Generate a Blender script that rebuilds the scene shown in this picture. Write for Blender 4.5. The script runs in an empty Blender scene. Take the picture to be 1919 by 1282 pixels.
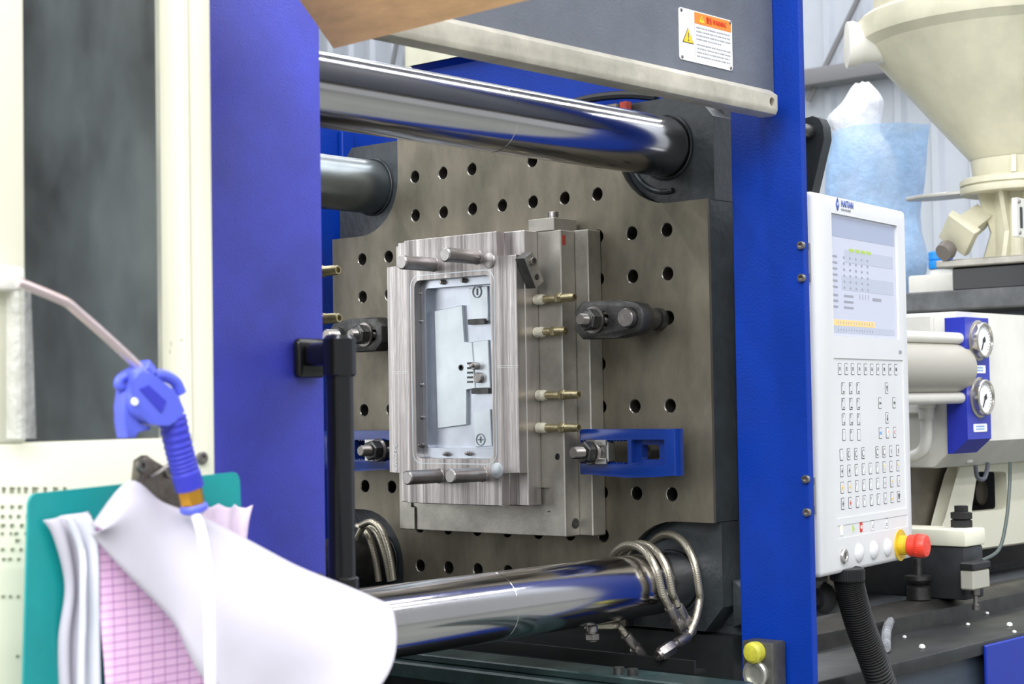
import bpy, bmesh, math, random
from mathutils import Vector as V, Matrix
from math import sin, cos, pi, radians, sqrt
random.seed(7)
S = bpy.context.scene
COL = S.collection
# ------------------------------------------------------------------ camera, world, lights
FPX = 3278.9; YAW, PITCH, ROLL = 0.7229, 0.035782, -0.016395
CAM = V((-2.2479, -2.0012, -0.0640))
fw = V((cos(PITCH)*cos(YAW), cos(PITCH)*sin(YAW), sin(PITCH)))
rt0 = V((sin(YAW), -cos(YAW), 0)); up0 = rt0.cross(fw)
RT = cos(ROLL)*rt0 + sin(ROLL)*up0; UP = -sin(ROLL)*rt0 + cos(ROLL)*up0
cd = bpy.data.cameras.new('camera'); cam = bpy.data.objects.new('camera', cd); COL.objects.link(cam)
cd.sensor_width = 36; cd.lens = FPX/1919*36; cd.clip_start = .05; cd.clip_end = 60
cam.matrix_world = Matrix(((RT.x, UP.x, -fw.x, CAM.x), (RT.y, UP.y, -fw.y, CAM.y), (RT.z, UP.z, -fw.z, CAM.z), (0, 0, 0, 1)))
cd.dof.use_dof = True; cd.dof.focus_distance = 2.85; cd.dof.aperture_fstop = 11
S.camera = cam
S.view_settings.view_transform = 'Standard'; S.view_settings.look = 'None'
S.view_settings.gamma = 1; S.view_settings.exposure = 0.1
S.view_settings.use_curve_mapping = False
w = bpy.data.worlds.new('world'); S.world = w; w.use_nodes = True
w.node_tree.nodes['Background'].inputs[0].default_value = (.93, .96, 1, 1)
w.node_tree.nodes['Background'].inputs[1].default_value = 0.55
def area(name, loc, target, sx, sy, power, col=(1, 1, 1), spin=None):
    l = bpy.data.lights.new(name, 'AREA'); l.shape = 'RECTANGLE'; l.size = sx; l.size_y = sy
    l.energy = power; l.color = col
    o = bpy.data.objects.new(name, l); COL.objects.link(o); o.location = loc
    o.rotation_euler = (V(target)-V(loc)).to_track_quat('-Z', 'Y').to_euler()
    if spin is not None: o.rotation_euler = spin
    return o
# rows of fluorescent tubes under the hall roof, running along the machine
for i, y in enumerate((-7.2, -5.2, -3.6, -2.2, -0.3, 2.6, 5.4)):
    area('ceiling_tube_light', (-1.0, y, 4.6), (0, 0, 0), 14, .18, 265, (.95, .96, 1), (0, 0, 0))
# unseen area light as key, high behind the operator's left shoulder
area('left_key_light', (-6.0, -2.6, 3.2), (0, 0, -.1), 4.5, 2.6, 430, (.97, .98, 1))
area('mould_reflection_light', (-6.0, 5.0, 1.3), (0, 0, 0), 4.0, 3.6, 95, (.97, .99, 1))  # unseen panel added at rear left so the mould front reflects bright

# ------------------------------------------------------------------ helpers
def ray(u, v): return fw + RT*((u-959.5)/FPX) - UP*((v-641)/FPX)
def P(u, v, ax, val):                      # the point of the axis plane ax = val seen at pixel (u, v)
    d = ray(u, v); i = 'XYZ'.index(ax); return CAM + d*((val-CAM[i])/d[i])
def PPl(u, v, p, n):
    d = ray(u, v); return CAM + d*((V(p)-CAM).dot(n)/d.dot(n))
def lin(c):
    return tuple((x/255/12.92 if x/255 <= .04045 else ((x/255+.055)/1.055)**2.4) for x in c)+(1,)
MATS = {}
def mat(name, c, metal=0, rough=.5, var=0, vs=8, bump=0, bs=60, c2=None, stretch=(1, 1, 1), emit=0, spec=None, alpha=1, trans=0, coat=0, thr=None, aniso=0):
    if name in MATS: return MATS[name]
    m = bpy.data.materials.new(name); m.use_nodes = True; MATS[name] = m
    nt = m.node_tree; b = nt.nodes['Principled BSDF']
    b.inputs['Base Color'].default_value = lin(c); b.inputs['Metallic'].default_value = metal
    b.inputs['Roughness'].default_value = rough
    if spec is not None: b.inputs['Specular IOR Level'].default_value = spec
    b.inputs['Alpha'].default_value = alpha
    b.inputs['Transmission Weight'].default_value = trans
    b.inputs['Coat Weight'].default_value = coat
    if emit: b.inputs['Emission Color'].default_value = lin(c); b.inputs['Emission Strength'].default_value = emit
    if var or bump:
        tc = nt.nodes.new('ShaderNodeTexCoord'); mp = nt.nodes.new('ShaderNodeMapping')
        mp.inputs['Scale'].default_value = stretch; nt.links.new(tc.outputs['Object'], mp.inputs[0])
    if var:
        n = nt.nodes.new('ShaderNodeTexNoise'); n.inputs['Scale'].default_value = vs; n.inputs['Detail'].default_value = 6
        n.inputs['Roughness'].default_value = .65
        nt.links.new(mp.outputs[0], n.inputs['Vector'])
        r = nt.nodes.new('ShaderNodeValToRGB')
        if c2 is None: c2 = tuple(x*(1-var) for x in c)
        lo, hi = thr or (.32, .68)
        r.color_ramp.elements[0].position = lo; r.color_ramp.elements[1].position = hi
        r.color_ramp.elements[0].color = lin(c2); r.color_ramp.elements[1].color = lin(c)
        nt.links.new(n.outputs[0], r.inputs[0]); nt.links.new(r.outputs[0], b.inputs['Base Color'])
        if metal > .3:
            q = nt.nodes.new('ShaderNodeMapRange'); q.inputs[3].default_value = rough*1.35; q.inputs[4].default_value = rough*.8
            nt.links.new(n.outputs[0], q.inputs[0]); nt.links.new(q.outputs[0], b.inputs['Roughness'])
    if bump:
        n2 = nt.nodes.new('ShaderNodeTexNoise'); n2.inputs['Scale'].default_value = bs; n2.inputs['Detail'].default_value = 4
        nt.links.new(mp.outputs[0], n2.inputs['Vector'])
        bp = nt.nodes.new('ShaderNodeBump'); bp.inputs['Strength'].default_value = bump; bp.inputs['Distance'].default_value = .002
        nt.links.new(n2.outputs[0], bp.inputs['Height']); nt.links.new(bp.outputs[0], b.inputs['Normal'])
    return m
class MB:
    def __init__(s, M=None): s.bm = bmesh.new(); s.M = M or Matrix(); s.mi = 0
    def v(s, p): return s.bm.verts.new(s.M @ V(p))
    def face(s, vs):
        try: f = s.bm.faces.new(vs); f.material_index = s.mi; return f
        except ValueError: return None
    def poly(s, pts): return s.face([s.v(p) for p in pts])
    def box(s, a, b, bev=0, seg=2):
        x0, y0, z0 = [min(a[i], b[i]) for i in range(3)]; x1, y1, z1 = [max(a[i], b[i]) for i in range(3)]
        vs = [s.v(p) for p in ((x0,y0,z0),(x1,y0,z0),(x1,y1,z0),(x0,y1,z0),(x0,y0,z1),(x1,y0,z1),(x1,y1,z1),(x0,y1,z1))]
        fs = [s.face([vs[i] for i in q]) for q in ((3,2,1,0),(4,5,6,7),(0,1,5,4),(1,2,6,5),(2,3,7,6),(3,0,4,7))]
        if s.M.determinant() < 0: bmesh.ops.reverse_faces(s.bm, faces=fs)
        if bev: s.bevel(fs, bev, seg)
        return s
    def bevel(s, fs, bev, seg=2):
        es = list({e for f in fs if f for e in f.edges})
        r = bmesh.ops.bevel(s.bm, geom=es, offset=bev, segments=seg, affect='EDGES', profile=.5, clamp_overlap=True)
        for f in r['faces']: f.material_index = s.mi
    def prism(s, pts, vec, bev=0, seg=2):
        vec = V(vec); pts = [V(p) for p in pts]
        n = V((0, 0, 0))
        for i in range(len(pts)): n += pts[i].cross(pts[(i+1) % len(pts)])
        if n.dot(vec) > 0: pts = pts[::-1]
        a = [s.v(p) for p in pts]; b = [s.v(p+vec) for p in pts]; k = len(a)
        fs = [s.face(a), s.face(b[::-1])]
        for i in range(k): fs.append(s.face([a[(i+1) % k], a[i], b[i], b[(i+1) % k]]))
        if s.M.determinant() < 0: bmesh.ops.reverse_faces(s.bm, faces=[f for f in fs if f])
        if bev: s.bevel([fs[0], fs[1]], bev, seg)
        return s
    def lathe(s, prof, o, ax, n=28, x=None, cap=True):
        o = V(o); ax = V(ax).normalized()
        x = V(x) if x is not None else (ax.orthogonal()); x = (x-ax*x.dot(ax)).normalized(); y = ax.cross(x)
        rings = []
        for r, h in prof:
            rings.append([s.v(o+ax*h+(x*cos(2*pi*i/n)+y*sin(2*pi*i/n))*max(r, 1e-5)) for i in range(n)])
        for a, b in zip(rings, rings[1:]):
            for i in range(n): s.face([a[i], a[(i+1) % n], b[(i+1) % n], b[i]])
        if cap: s.face(rings[0][::-1]); s.face(rings[-1])
        return s
    def cyl(s, a, b, r, r2=None, n=24, bev=0):
        a, b = V(a), V(b); L = (b-a).length; r2 = r if r2 is None else r2
        pr = [(r, 0), (r2, L)] if not bev else [(r-bev, 0), (r, bev), (r2, L-bev), (r2-bev, L)]
        return s.lathe(pr, a, b-a, n)
    def tube(s, pts, r, n=10, sm=0, rf=None, cap=True):
        pts = [V(p) for p in pts]
        if sm: pts = spline(pts, sm)
        prev = None; rings = []; k = len(pts)
        for i, p in enumerate(pts):
            t = (pts[min(i+1, k-1)]-pts[max(i-1, 0)]).normalized()
            x = (t.orthogonal() if prev is None else prev-t*prev.dot(t)).normalized(); prev = x; y = t.cross(x)
            rr = rf(i/(k-1)) if rf else r
            rings.append([s.v(p+(x*cos(2*pi*j/n)+y*sin(2*pi*j/n))*rr) for j in range(n)])
        for a, b in zip(rings, rings[1:]):
            for i in range(n): s.face([a[i], a[(i+1) % n], b[(i+1) % n], b[i]])
        if cap: s.face(rings[0][::-1]); s.face(rings[-1])
        return s
    def hexn(s, a, b, r, ph=0):
        a, b = V(a), V(b); return s.lathe([(r*.88, 0), (r, (b-a).length*.12), (r, (b-a).length*.88), (r*.88, (b-a).length)], a, b-a, 6)
    def grid(s, rows):
        vs = [[s.v(p) for p in r] for r in rows]
        for a, b in zip(vs, vs[1:]):
            for i in range(len(a)-1): s.face([a[i], a[i+1], b[i+1], b[i]])
        return s
    def add(s, o, mi=0):
        me = bpy.data.meshes.new('t'); o.bm.to_mesh(me); k = len(s.bm.faces); s.bm.from_mesh(me); bpy.data.meshes.remove(me)
        return s
    def mesh(s, mats, ang=35):
        bmesh.ops.recalc_face_normals(s.bm, faces=s.bm.faces)
        me = bpy.data.meshes.new('m'); s.bm.to_mesh(me); s.bm.free()
        return fin(me, mats, ang)
def fin(me, mats, ang=35):
    if mats is not None:
        if not me.materials:
            for m in (mats if isinstance(mats, (list, tuple)) else [mats]): me.materials.append(m)
    for p in me.polygons: p.use_smooth = True
    me.set_sharp_from_angle(angle=radians(ang))
    return me
def spline(p, k):
    out = []; n = len(p)
    for i in range(n-1):
        a, b, c, d = p[max(i-1, 0)], p[i], p[i+1], p[min(i+2, n-1)]
        for j in range(k):
            t = j/k
            out.append(.5*((2*b)+(c-a)*t+(2*a-5*b+4*c-d)*t*t+(3*b-a-3*c+d)*t**3))
    out.append(p[-1]); return out
def cut(mb, cutters, mats, ang=35, cmat=None):
    """subtract closed meshes from a mesh; returns mesh data"""
    def tmp(x, mm):
        bmesh.ops.recalc_face_normals(x.bm, faces=x.bm.faces)
        me = bpy.data.meshes.new('t'); x.bm.to_mesh(me); x.bm.free()
        for m in mm: me.materials.append(m)
        o = bpy.data.objects.new('t', me); COL.objects.link(o); return o
    mats = list(mats) if isinstance(mats, (list, tuple)) else [mats]
    o = tmp(mb, mats); cs = []
    for c in cutters:
        q = tmp(c, [cmat or mats[0]]); cs.append(q)
        md = o.modifiers.new('b', 'BOOLEAN'); md.operation = 'DIFFERENCE'; md.solver = 'EXACT'; md.object = q
        md.material_mode = 'TRANSFER'
    dg = bpy.context.evaluated_depsgraph_get(); dg.update()
    me = bpy.data.meshes.new_from_object(o.evaluated_get(dg))
    for q in cs+[o]:
        d = q.data; bpy.data.objects.remove(q); bpy.data.meshes.remove(d)
    return fin(me, None, ang)
OFF = {}
def props(o, label, cat, group=None, kind=None):
    if label: o['label'] = label
    if cat: o['category'] = cat
    if group: o['group'] = group
    if kind: o['kind'] = kind
def thing(name, label, cat, loc=(0, 0, 0), group=None):
    o = bpy.data.objects.new(name, None); COL.objects.link(o); o.location = V(loc); o.empty_display_size = .05
    props(o, label, cat, group); OFF[o] = V(loc); return o
def part(name, mb, mats, parent, label=None, ang=35, kind=None):
    me = mb.mesh(mats, ang) if isinstance(mb, MB) else mb
    me.name = name
    me.transform(Matrix.Translation(-OFF[parent]))
    o = bpy.data.objects.new(name, me); COL.objects.link(o); o.parent = parent; OFF[o] = OFF[parent]
    if label: o['label'] = label
    if kind: o['kind'] = kind
    return o
def single(name, mb, mats, label, cat, group=None, kind=None, ang=35):
    me = mb.mesh(mats, ang) if isinstance(mb, MB) else mb
    me.name = name
    cs = [v.co for v in me.vertices]
    lo = V([min(c[i] for c in cs) for i in range(3)]); hi = V([max(c[i] for c in cs) for i in range(3)])
    b = V(((lo.x+hi.x)/2, (lo.y+hi.y)/2, lo.z)); me.transform(Matrix.Translation(-b))
    o = bpy.data.objects.new(name, me); COL.objects.link(o); o.location = b; OFF[o] = b
    props(o, label, cat, group, kind); return o
def struct(name, mb, mats, ang=35): return single(name, mb, mats, None, None, None, 'structure', ang)
def text_mesh(s, h, o, ex, ey, m, align='CENTER', th=.0002, sx=1):
    """flat lettering of height h lying on the plane (ex, ey) through o"""
    cu = bpy.data.curves.new('t', 'FONT'); cu.body = s; cu.size = h*1.4; cu.align_x = align; cu.align_y = 'CENTER'; cu.extrude = th
    cu.resolution_u = 2
    ob = bpy.data.objects.new('t', cu); COL.objects.link(ob)
    dg = bpy.context.evaluated_depsgraph_get(); dg.update()
    me = bpy.data.meshes.new_from_object(ob.evaluated_get(dg)); bpy.data.objects.remove(ob); bpy.data.curves.remove(cu)
    ex, ey, o = V(ex), V(ey), V(o); ez = ex.cross(ey)
    me.transform(Matrix(((ex.x*sx, ey.x, ez.x, o.x), (ex.y*sx, ey.y, ez.y, o.y), (ex.z*sx, ey.z, ez.z, o.z), (0, 0, 0, 1))))
    me.materials.clear(); me.materials.append(m)
    return me
def rrect(cx, cy, w_, h_, r, n=5):
    out = []
    for (sx, sy, a0) in ((1, 1, 0), (-1, 1, 90), (-1, -1, 180), (1, -1, 270)):
        for i in range(n+1):
            a = radians(a0+90*i/n); out.append((cx+sx*(w_/2-r)+r*cos(a), cy+sy*(h_/2-r)+r*sin(a)))
    return out
X_, Y_, Z_ = V((1, 0, 0)), V((0, 1, 0)), V((0, 0, 1))
def cross_poly(Yh, Zh, a, r, X, n=8):
    """cross-shaped outline with concave rounded inner corners, in the plane X"""
    out = []
    for k in range(4):
        ys, zs = ((1, 1), (-1, 1), (-1, -1), (1, -1))[k]
        seq = []
        c = (a+r, a+r)
        arc = [(c[0]+r*cos(t), c[1]+r*sin(t)) for t in [radians(270-90*i/n) for i in range(n+1)]]   # from (c,a) to (a,c)
        q = [(Yh, a)] + arc + [(a, Zh)]
        q = [(ys*y, zs*z) for y, z in q]
        if k % 2: q = q[::-1]
        out += q
    return [(X, y, z) for y, z in out]
# ------------------------------------------------------------------ materials
STEEL = mat('ground_steel', (138, 131, 115), .7, .45, .3, 7, .12, 140, c2=(92, 88, 77), stretch=(1, 1, .45))
STEEL2 = mat('milled_steel', (226, 220, 217), .9, .3, .16, 7, .3, 60, c2=(128, 122, 120), stretch=(1, 12, .1))
STEEL3 = mat('plate_steel', (194, 190, 180), .8, .42, .22, 10, .1, 160)
BORE = mat('bored_steel', (150, 146, 138), .95, .3)
PINS = mat('pin_steel', (172, 168, 166), .95, .3, .12, 30)
CHROME = mat('hard_chrome', (200, 198, 198), 1, .14, .06, 3)
DULLBAR = mat('dull_chrome', (150, 158, 160), .9, .3, .2, 5)
DARKST = mat('blackened_steel', (98, 98, 96), .85, .4, .35, 30, .25, 200)
BOLT = mat('bolt_steel', (165, 160, 156), .95, .32, .3, 40)
CORE = mat('polished_insert_steel', (222, 230, 235), .7, .4, .08, 8)
CAST = mat('dark_cast_paint', (52, 58, 61), 0, .42, .3, 14, .55, 70)
CASTD = mat('dark_bed_paint', (22, 27, 28), 0, .5, .35, 9, .3, 60)
BLUE = mat('machine_blue_paint', (0, 50, 150), 0, .45, .12, 5, .3, 260, spec=.25)
VIOLET = mat('door_blue_haze', (64, 70, 192), 0, .4, .25, 4, .3, 480)  # machine blue with the door's violet reflected haze put into its colour
CLAMPB = mat('clamp_blue_enamel', (18, 52, 132), 0, .22, .12, 9)
CREAM = mat('cream_paint', (226, 224, 200), 0, .45, .1, 5)
CREAMW = mat('worn_cream_paint', (228, 226, 204), 0, .5, .5, 16, c2=(140, 100, 80), thr=(.285, .315))
WHITE = mat('white_enamel', (228, 226, 216), 0, .35, .08, 6)
HOP = mat('hopper_cream_enamel', (214, 210, 184), 0, .4, .12, 5)
GREYC = mat('grey_cover_paint', (98, 103, 112), 0, .45, .12, 8, .25, 300)
ALU = mat('weathered_aluminium', (216, 210, 193), .45, .42, .24, 9, .1, 150)
BLACKP = mat('black_plastic', (18, 18, 19), 0, .18)
BLACKR = mat('black_rubber', (26, 26, 26), 0, .55)
BRASS = mat('brass', (200, 188, 148), .9, .33, .2, 60)
TAPE = mat('thread_tape', (226, 222, 200), 0, .7, .2, 120, .5, 260)
PANEL = mat('panel_plastic', (216, 217, 217), 0, .45, .03, 5)
PKEY = mat('membrane_key', (214, 215, 216), 0, .5)
PRINT = mat('dark_print', (70, 70, 72), 0, .6)
LOGO = mat('blue_print', (30, 75, 170), 0, .5)
PBLUE = mat('light_blue_print', (70, 150, 215), 0, .5)
RED = mat('red_plastic', (222, 62, 42), 0, .4)
YEL = mat('yellow_plastic', (222, 186, 40), 0, .45, .15, 40)
YCAP = mat('yellow_cap_plastic', (200, 196, 62), 0, .4, .2, 60)
ORANGE = mat('orange_print', (238, 128, 40), 0, .5)
REDP = mat('red_print', (200, 48, 24), 0, .5)
YELP = mat('yellow_print', (238, 196, 30), 0, .5)
GREENP = mat('green_print', (176, 208, 80), 0, .5)
WPRINT = mat('white_print', (244, 244, 242), 0, .5)
GPRINT = mat('grey_print', (150, 152, 156), 0, .6)
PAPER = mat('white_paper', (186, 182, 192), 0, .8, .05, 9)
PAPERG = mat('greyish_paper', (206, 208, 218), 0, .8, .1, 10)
CARD = mat('cardboard', (232, 186, 134), 0, .8, .12, 20, stretch=(1, 1, 6))
TEAL = mat('teal_plastic', (20, 150, 150), 0, .4, .12, 6)
GUN = mat('blowgun_blue', (84, 96, 206), 0, .4)
GUND = mat('blowgun_grip_blue', (48, 52, 176), 0, .5)
TUBEW = mat('white_hose', (240, 238, 242), 0, .4)
SIDING = mat('white_siding', (186, 192, 200), 0, .5, .05, 3)
CONC = mat('concrete', (126, 128, 122), 0, .55, .2, 3)
ROOF = mat('roof_sheet', (96, 100, 106), 0, .6)
DECK = mat('oily_deck', (70, 72, 72), .4, .3, .45, 6, .15, 40)
SLATE = mat('slate_paint', (58, 68, 80), 0, .4, .15, 10)
NAVY = mat('deep_blue_paint', (16, 44, 150), 0, .4)
TAG = mat('red_oxide', (176, 62, 44), 0, .7, .2, 60)
PELLET = mat('white_resin', (235, 235, 232), 0, .4)
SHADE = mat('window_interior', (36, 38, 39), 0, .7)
MARK = mat('print_on_cream', (128, 128, 104), 0, .8)
def braid_mat():
    m = bpy.data.materials.new('steel_braid'); m.use_nodes = True; nt = m.node_tree; b = nt.nodes['Principled BSDF']
    b.inputs['Metallic'].default_value = .85; b.inputs['Roughness'].default_value = .34
    tc = nt.nodes.new('ShaderNodeTexCoord'); wv = nt.nodes.new('ShaderNodeTexChecker'); wv.inputs['Scale'].default_value = 560
    wv.inputs[1].default_value = lin((205, 198, 180)); wv.inputs[2].default_value = lin((140, 134, 118))
    nt.links.new(tc.outputs['Object'], wv.inputs[0]); nt.links.new(wv.outputs[0], b.inputs['Base Color']); return m
BRAID = braid_mat()
def pink_mat():
    m = bpy.data.materials.new('pink_form_paper'); m.use_nodes = True; nt = m.node_tree; b = nt.nodes['Principled BSDF']
    b.inputs['Roughness'].default_value = .8
    tc = nt.nodes.new('ShaderNodeTexCoord'); mp = nt.nodes.new('ShaderNodeMapping'); mp.inputs['Rotation'].default_value = (radians(90), 0, 0)
    nt.links.new(tc.outputs['Object'], mp.inputs[0])
    br = nt.nodes.new('ShaderNodeTexBrick'); br.offset = 0; br.inputs['Scale'].default_value = 1
    br.inputs['Brick Width'].default_value = .013; br.inputs['Row Height'].default_value = .0065; br.inputs['Mortar Size'].default_value = .0005
    br.inputs['Color1'].default_value = lin((236, 190, 226)); br.inputs['Color2'].default_value = lin((238, 196, 230)); br.inputs['Mortar'].default_value = lin((176, 116, 176))
    nt.links.new(mp.outputs[0], br.inputs[0]); nt.links.new(br.outputs[0], b.inputs['Base Color']); return m
PINK = pink_mat()
def film_mat(name, c, a, rough=.15, sc=14, st=(1, 1, 1)):
    m = bpy.data.materials.new(name); m.use_nodes = True; nt = m.node_tree; b = nt.nodes['Principled BSDF']
    b.inputs['Base Color'].default_value = lin(c); b.inputs['Roughness'].default_value = rough
    tc = nt.nodes.new('ShaderNodeTexCoord'); n = nt.nodes.new('ShaderNodeTexNoise'); n.inputs['Scale'].default_value = sc; n.inputs['Detail'].default_value = 7; n.inputs['Roughness'].default_value = .65
    mp = nt.nodes.new('ShaderNodeMapping'); mp.inputs['Scale'].default_value = st
    nt.links.new(tc.outputs['Object'], mp.inputs[0]); nt.links.new(mp.outputs[0], n.inputs['Vector'])
    if a > .5:
        bp_ = nt.nodes.new('ShaderNodeBump'); bp_.inputs['Strength'].default_value = .7; bp_.inputs['Distance'].default_value = .02
        nt.links.new(n.outputs[0], bp_.inputs['Height']); nt.links.new(bp_.outputs[0], b.inputs['Normal'])
    q = nt.nodes.new('ShaderNodeMapRange'); q.inputs[1].default_value = .3; q.inputs[2].default_value = .7
    q.inputs[3].default_value = max(0, a-.22); q.inputs[4].default_value = min(1, a+.22)
    nt.links.new(n.outputs[0], q.inputs[0]); nt.links.new(q.outputs[0], b.inputs['Alpha']); return m
FILMW = film_mat('white_film', (236, 238, 242), .82, .25)
FILMB = film_mat('blue_clear_film', (164, 200, 238), .66, .1)
FILMC = film_mat('clear_sleeve', (206, 206, 200), .6, .15)
PANE = film_mat('dusty_acrylic', (132, 142, 144), .11, .1, 9, (1, 1, .4))
# ------------------------------------------------------------------ the hall
mb = MB(); mb.box((-9, -9, -1.14), (7, 12, -1.1)); struct('floor', mb, CONC)
mb = MB(); mb.box((-7, -8, 5.2), (7, 12, 5.3)); struct('ceiling', mb, ROOF)
mb = MB(); rows = []
pts = []; y = -5.0
while y < 11.9:
    for dy, dx in ((0, 0), (.13, 0), (.15, -.03), (.19, -.03)): pts.append((6.0+dx, y+dy))
    y += .21
mb.grid([[(x, y, -1.1) for x, y in pts], [(x, y, 5.2) for x, y in pts]])
mb.box((6.02, -5, -1.1), (6.1, 12, 5.2)); struct('wall_right', mb, SIDING)
mb = MB(); mb.box((-7, 11.9, -1.1), (6, 12, 5.2)); struct('wall_back', mb, SIDING)
# wall girt and brace
mb = MB(); a, b = P(1400, 168, 'X', 5.85), P(1720, 112, 'X', 5.85); a.z = b.z = (a.z+b.z)/2
mb.box((5.8, b.y-1.5, a.z-.045), (5.96, a.y+1.5, a.z+.045), .01); single('wall_girt', mb, mat('girt_grey', (120, 120, 122), 0, .5), 'grey horizontal steel rail across the white siding beside the hopper', 'rail')
mb = MB(); mb.tube([P(1612, -10, 'X', 5.9), P(1515, 190, 'X', 5.9)], .016, 8); single('wall_brace', mb, MATS['girt_grey'], 'thin grey diagonal brace rod on the white siding left of the hopper', 'rod')
mb = MB(); mb.tube([P(745, 70, 'X', 5.9), P(722, 200, 'X', 5.9)], .016, 8); single('wall_brace', mb, MATS['girt_grey'], 'thin grey brace rod on the siding seen above the upper polished bar', 'rod')
mb = MB(); a = P(752, 130, 'X', 4.2); b = P(900, 60, 'X', 4.2)
mb.box((4.2, b.y, -1.1), (5.2, a.y, b.z+.4), .05); single('storage_cabinet', mb, CREAM, 'cream metal cabinet at the far siding, seen above the upper polished bar', 'cabinet')
# ------------------------------------------------------------------ platen
A = .253
holes = []
blocked = {(5, r) for r in range(-3, 10)}
for c in range(11):
    for r in range(-2, 9):
        y, z = .07*(5-c), .07*(3-r)
        if abs(y) > A-.02 and abs(z) > A-.02: continue
        if c in (0, 1, 9, 10) and r in (3, 5): continue
        if c == 5 and r < -1: continue
        holes.append((y, z))
plat = thing('platen', 'large square machine platen with rows of bolt holes behind the mould', 'machine platen', (.12, 0, -.43))
def hole_cut():
    q = MB()
    for y, z in holes:
        q.lathe([(.0118, -.02), (.0118, .0), (.0105, .0015), (.0105, .08)], (0, y, z), (1, 0, 0), 20)
    return q
mb = MB(); mb.prism(cross_poly(.43, .425, A, .1, 0), (.006, 0, 0))
part('machined_face', cut(mb, [hole_cut()], STEEL, 40, BORE), None, plat)
mb = MB(); mb.prism(cross_poly(.4305, .4255, A-.001, .1, .0062), (.06, 0, 0))
me = cut(mb, [hole_cut()], CAST, 40, BORE)
b2 = MB(); b2.bm.from_mesh(me); b2.mi = 0
for ys in (1, -1):
    for zs in (1, -1):
        n = 8; c = A+.1
        pl = [(A, .425)]+[(c+.1*cos(t), c+.1*sin(t)) for t in [radians(180+90*i/n) for i in range(n+1)]]+[(.43, A), (.43, .385), (.395, .425)]
        b2.prism([(.02, ys*y, zs*z) for y, z in pl], (.06, 0, 0))
b2.box((.062, -.43, -.425), (.262, .43, .425), .012)
b2.box((.065, -.485, -.48), (.17, -.33, -.40), .012)                 # foot lug
b2.prism([(.045, -.43, -.345), (.045, -.455, -.36), (.045, -.455, -.41), (.045, -.43, -.42)], (.1, 0, 0), .004)
mats_ = list(me.materials)
part('casting', b2, mats_, plat, ang=40)
for (y, z) in ((-.338, .3455), (.338, .345), (-.338, -.348), (.338, -.348)):
    mb = MB(); mb.lathe([(.0535, .014), (.0535, .006), (.0525, .005), (.0505, .006), (.0500, .012)], (.01, y, z), (1, 0, 0), 40, cap=False); part('bar_collar', mb, CAST, plat)
mb = MB(); mb.tube([(.019, -.338+.072*cos(t), .3455+.072*sin(t)) for t in [radians(-100+10*i) for i in range(14)]], .0045, 8); part('boss_lip', mb, CAST, plat)
mb = MB(); p = P(1168, 203, 'X', .0); mb.box((-.0004, p.y-.007, p.z-.014), (.012, p.y+.007, p.z+.011)); part('red_mark', mb, TAG, plat, 'red oxide paint dab')
# ------------------------------------------------------------------ tie bars
def bar(y, z, label, m, r=.0485, x0=-1.75, groove=None):
    mb = MB(); pr = [(r-.002, 0), (r, .002)]
    if groove is not None: g = groove-x0; pr += [(r, g-.0012), (r-.0005, g-.0006), (r-.0005, g+.0006), (r, g+.0012)]
    L = -x0+.02
    pr += [(r, L)]
    mb.lathe(pr, (x0, y, z), (1, 0, 0), 72)
    single('tie_bar', mb, m, label, 'tie bar', 'machine tie bars', ang=11)
gx = P(965, 205, 'Y', -.38).x
bar(-.338, .3455, 'polished chrome tie bar at the top, crossing in front of the platen', CHROME, groove=gx)
bar(.338, .345, 'dull grey tie bar end at upper left of the platen, behind the blue door', DULLBAR, r=.0495)
bar(-.338, -.348, 'polished chrome tie bar at the bottom with braided hoses over it', CHROME, groove=P(965, 1100, 'Y', -.38).x)
bar(.338, -.348, 'dark tie bar at lower left behind the black door handle', DARKST)
# ------------------------------------------------------------------ mould
MX1, MX2, MX3, MX4 = -.0347, -.0715, -.105, -.126
mould = thing('injection_mould', 'shiny machined steel mould half bolted upright on the platen', 'mould', (-.06, 0, -.28))
mb = MB(); mb.box((MX1, -.2165, -.279), (-.0002, .2165, .2195), .0016, 1); part('clamp_plate', mb, STEEL3, mould)
mb = MB(); mb.box((MX2, -.1896, -.279), (MX1-.0003, .1896, .2185), .0016, 1)
q = MB()
t1, t2 = P(770, 936, 'X', MX2), P(1031, 936, 'X', MX2); zb = P(1020, 960, 'X', MX2).z
q.prism([(MX2-.01, t1.y, -.2), (MX2-.01, t2.y, -.2), (MX2-.01, t2.y, zb), (MX2-.01, t2.y+.008, zb), (MX2-.01, t2.y+.008, -.3), (MX2-.01, t1.y-.008, -.3), (MX2-.01, t1.y-.008, zb), (MX2-.01, t1.y, zb)], (.017, 0, 0))
q2 = MB()
for (u, v) in ((1034, 504), (1037, 681)): p = P(u, v, 'Y', -.1896); q2.cyl((p.x, -.2, p.z), (p.x, -.165, p.z), .0052, n=16)
part('support_plate', cut(mb, [q, q2], STEEL3), None, mould)
mb = MB(); mb.prism([(MX2+.004, t1.y-.002, -.2), (MX2+.004, t2.y+.002, -.2), (MX2+.004, t2.y+.002, zb+.002), (MX2+.004, t2.y+.010, zb+.002), (MX2+.004, t2.y+.010, -.2785), (MX2+.004, t1.y-.010, -.2785), (MX2+.004, t1.y-.010, zb+.002), (MX2+.004, t1.y-.002, zb+.002)], (.0028, 0, 0), .0005, 1); part('key_block', mb, STEEL3, mould)
YR, YL = -.1405, .157
zt, zbt = .2195, -.2285
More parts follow.
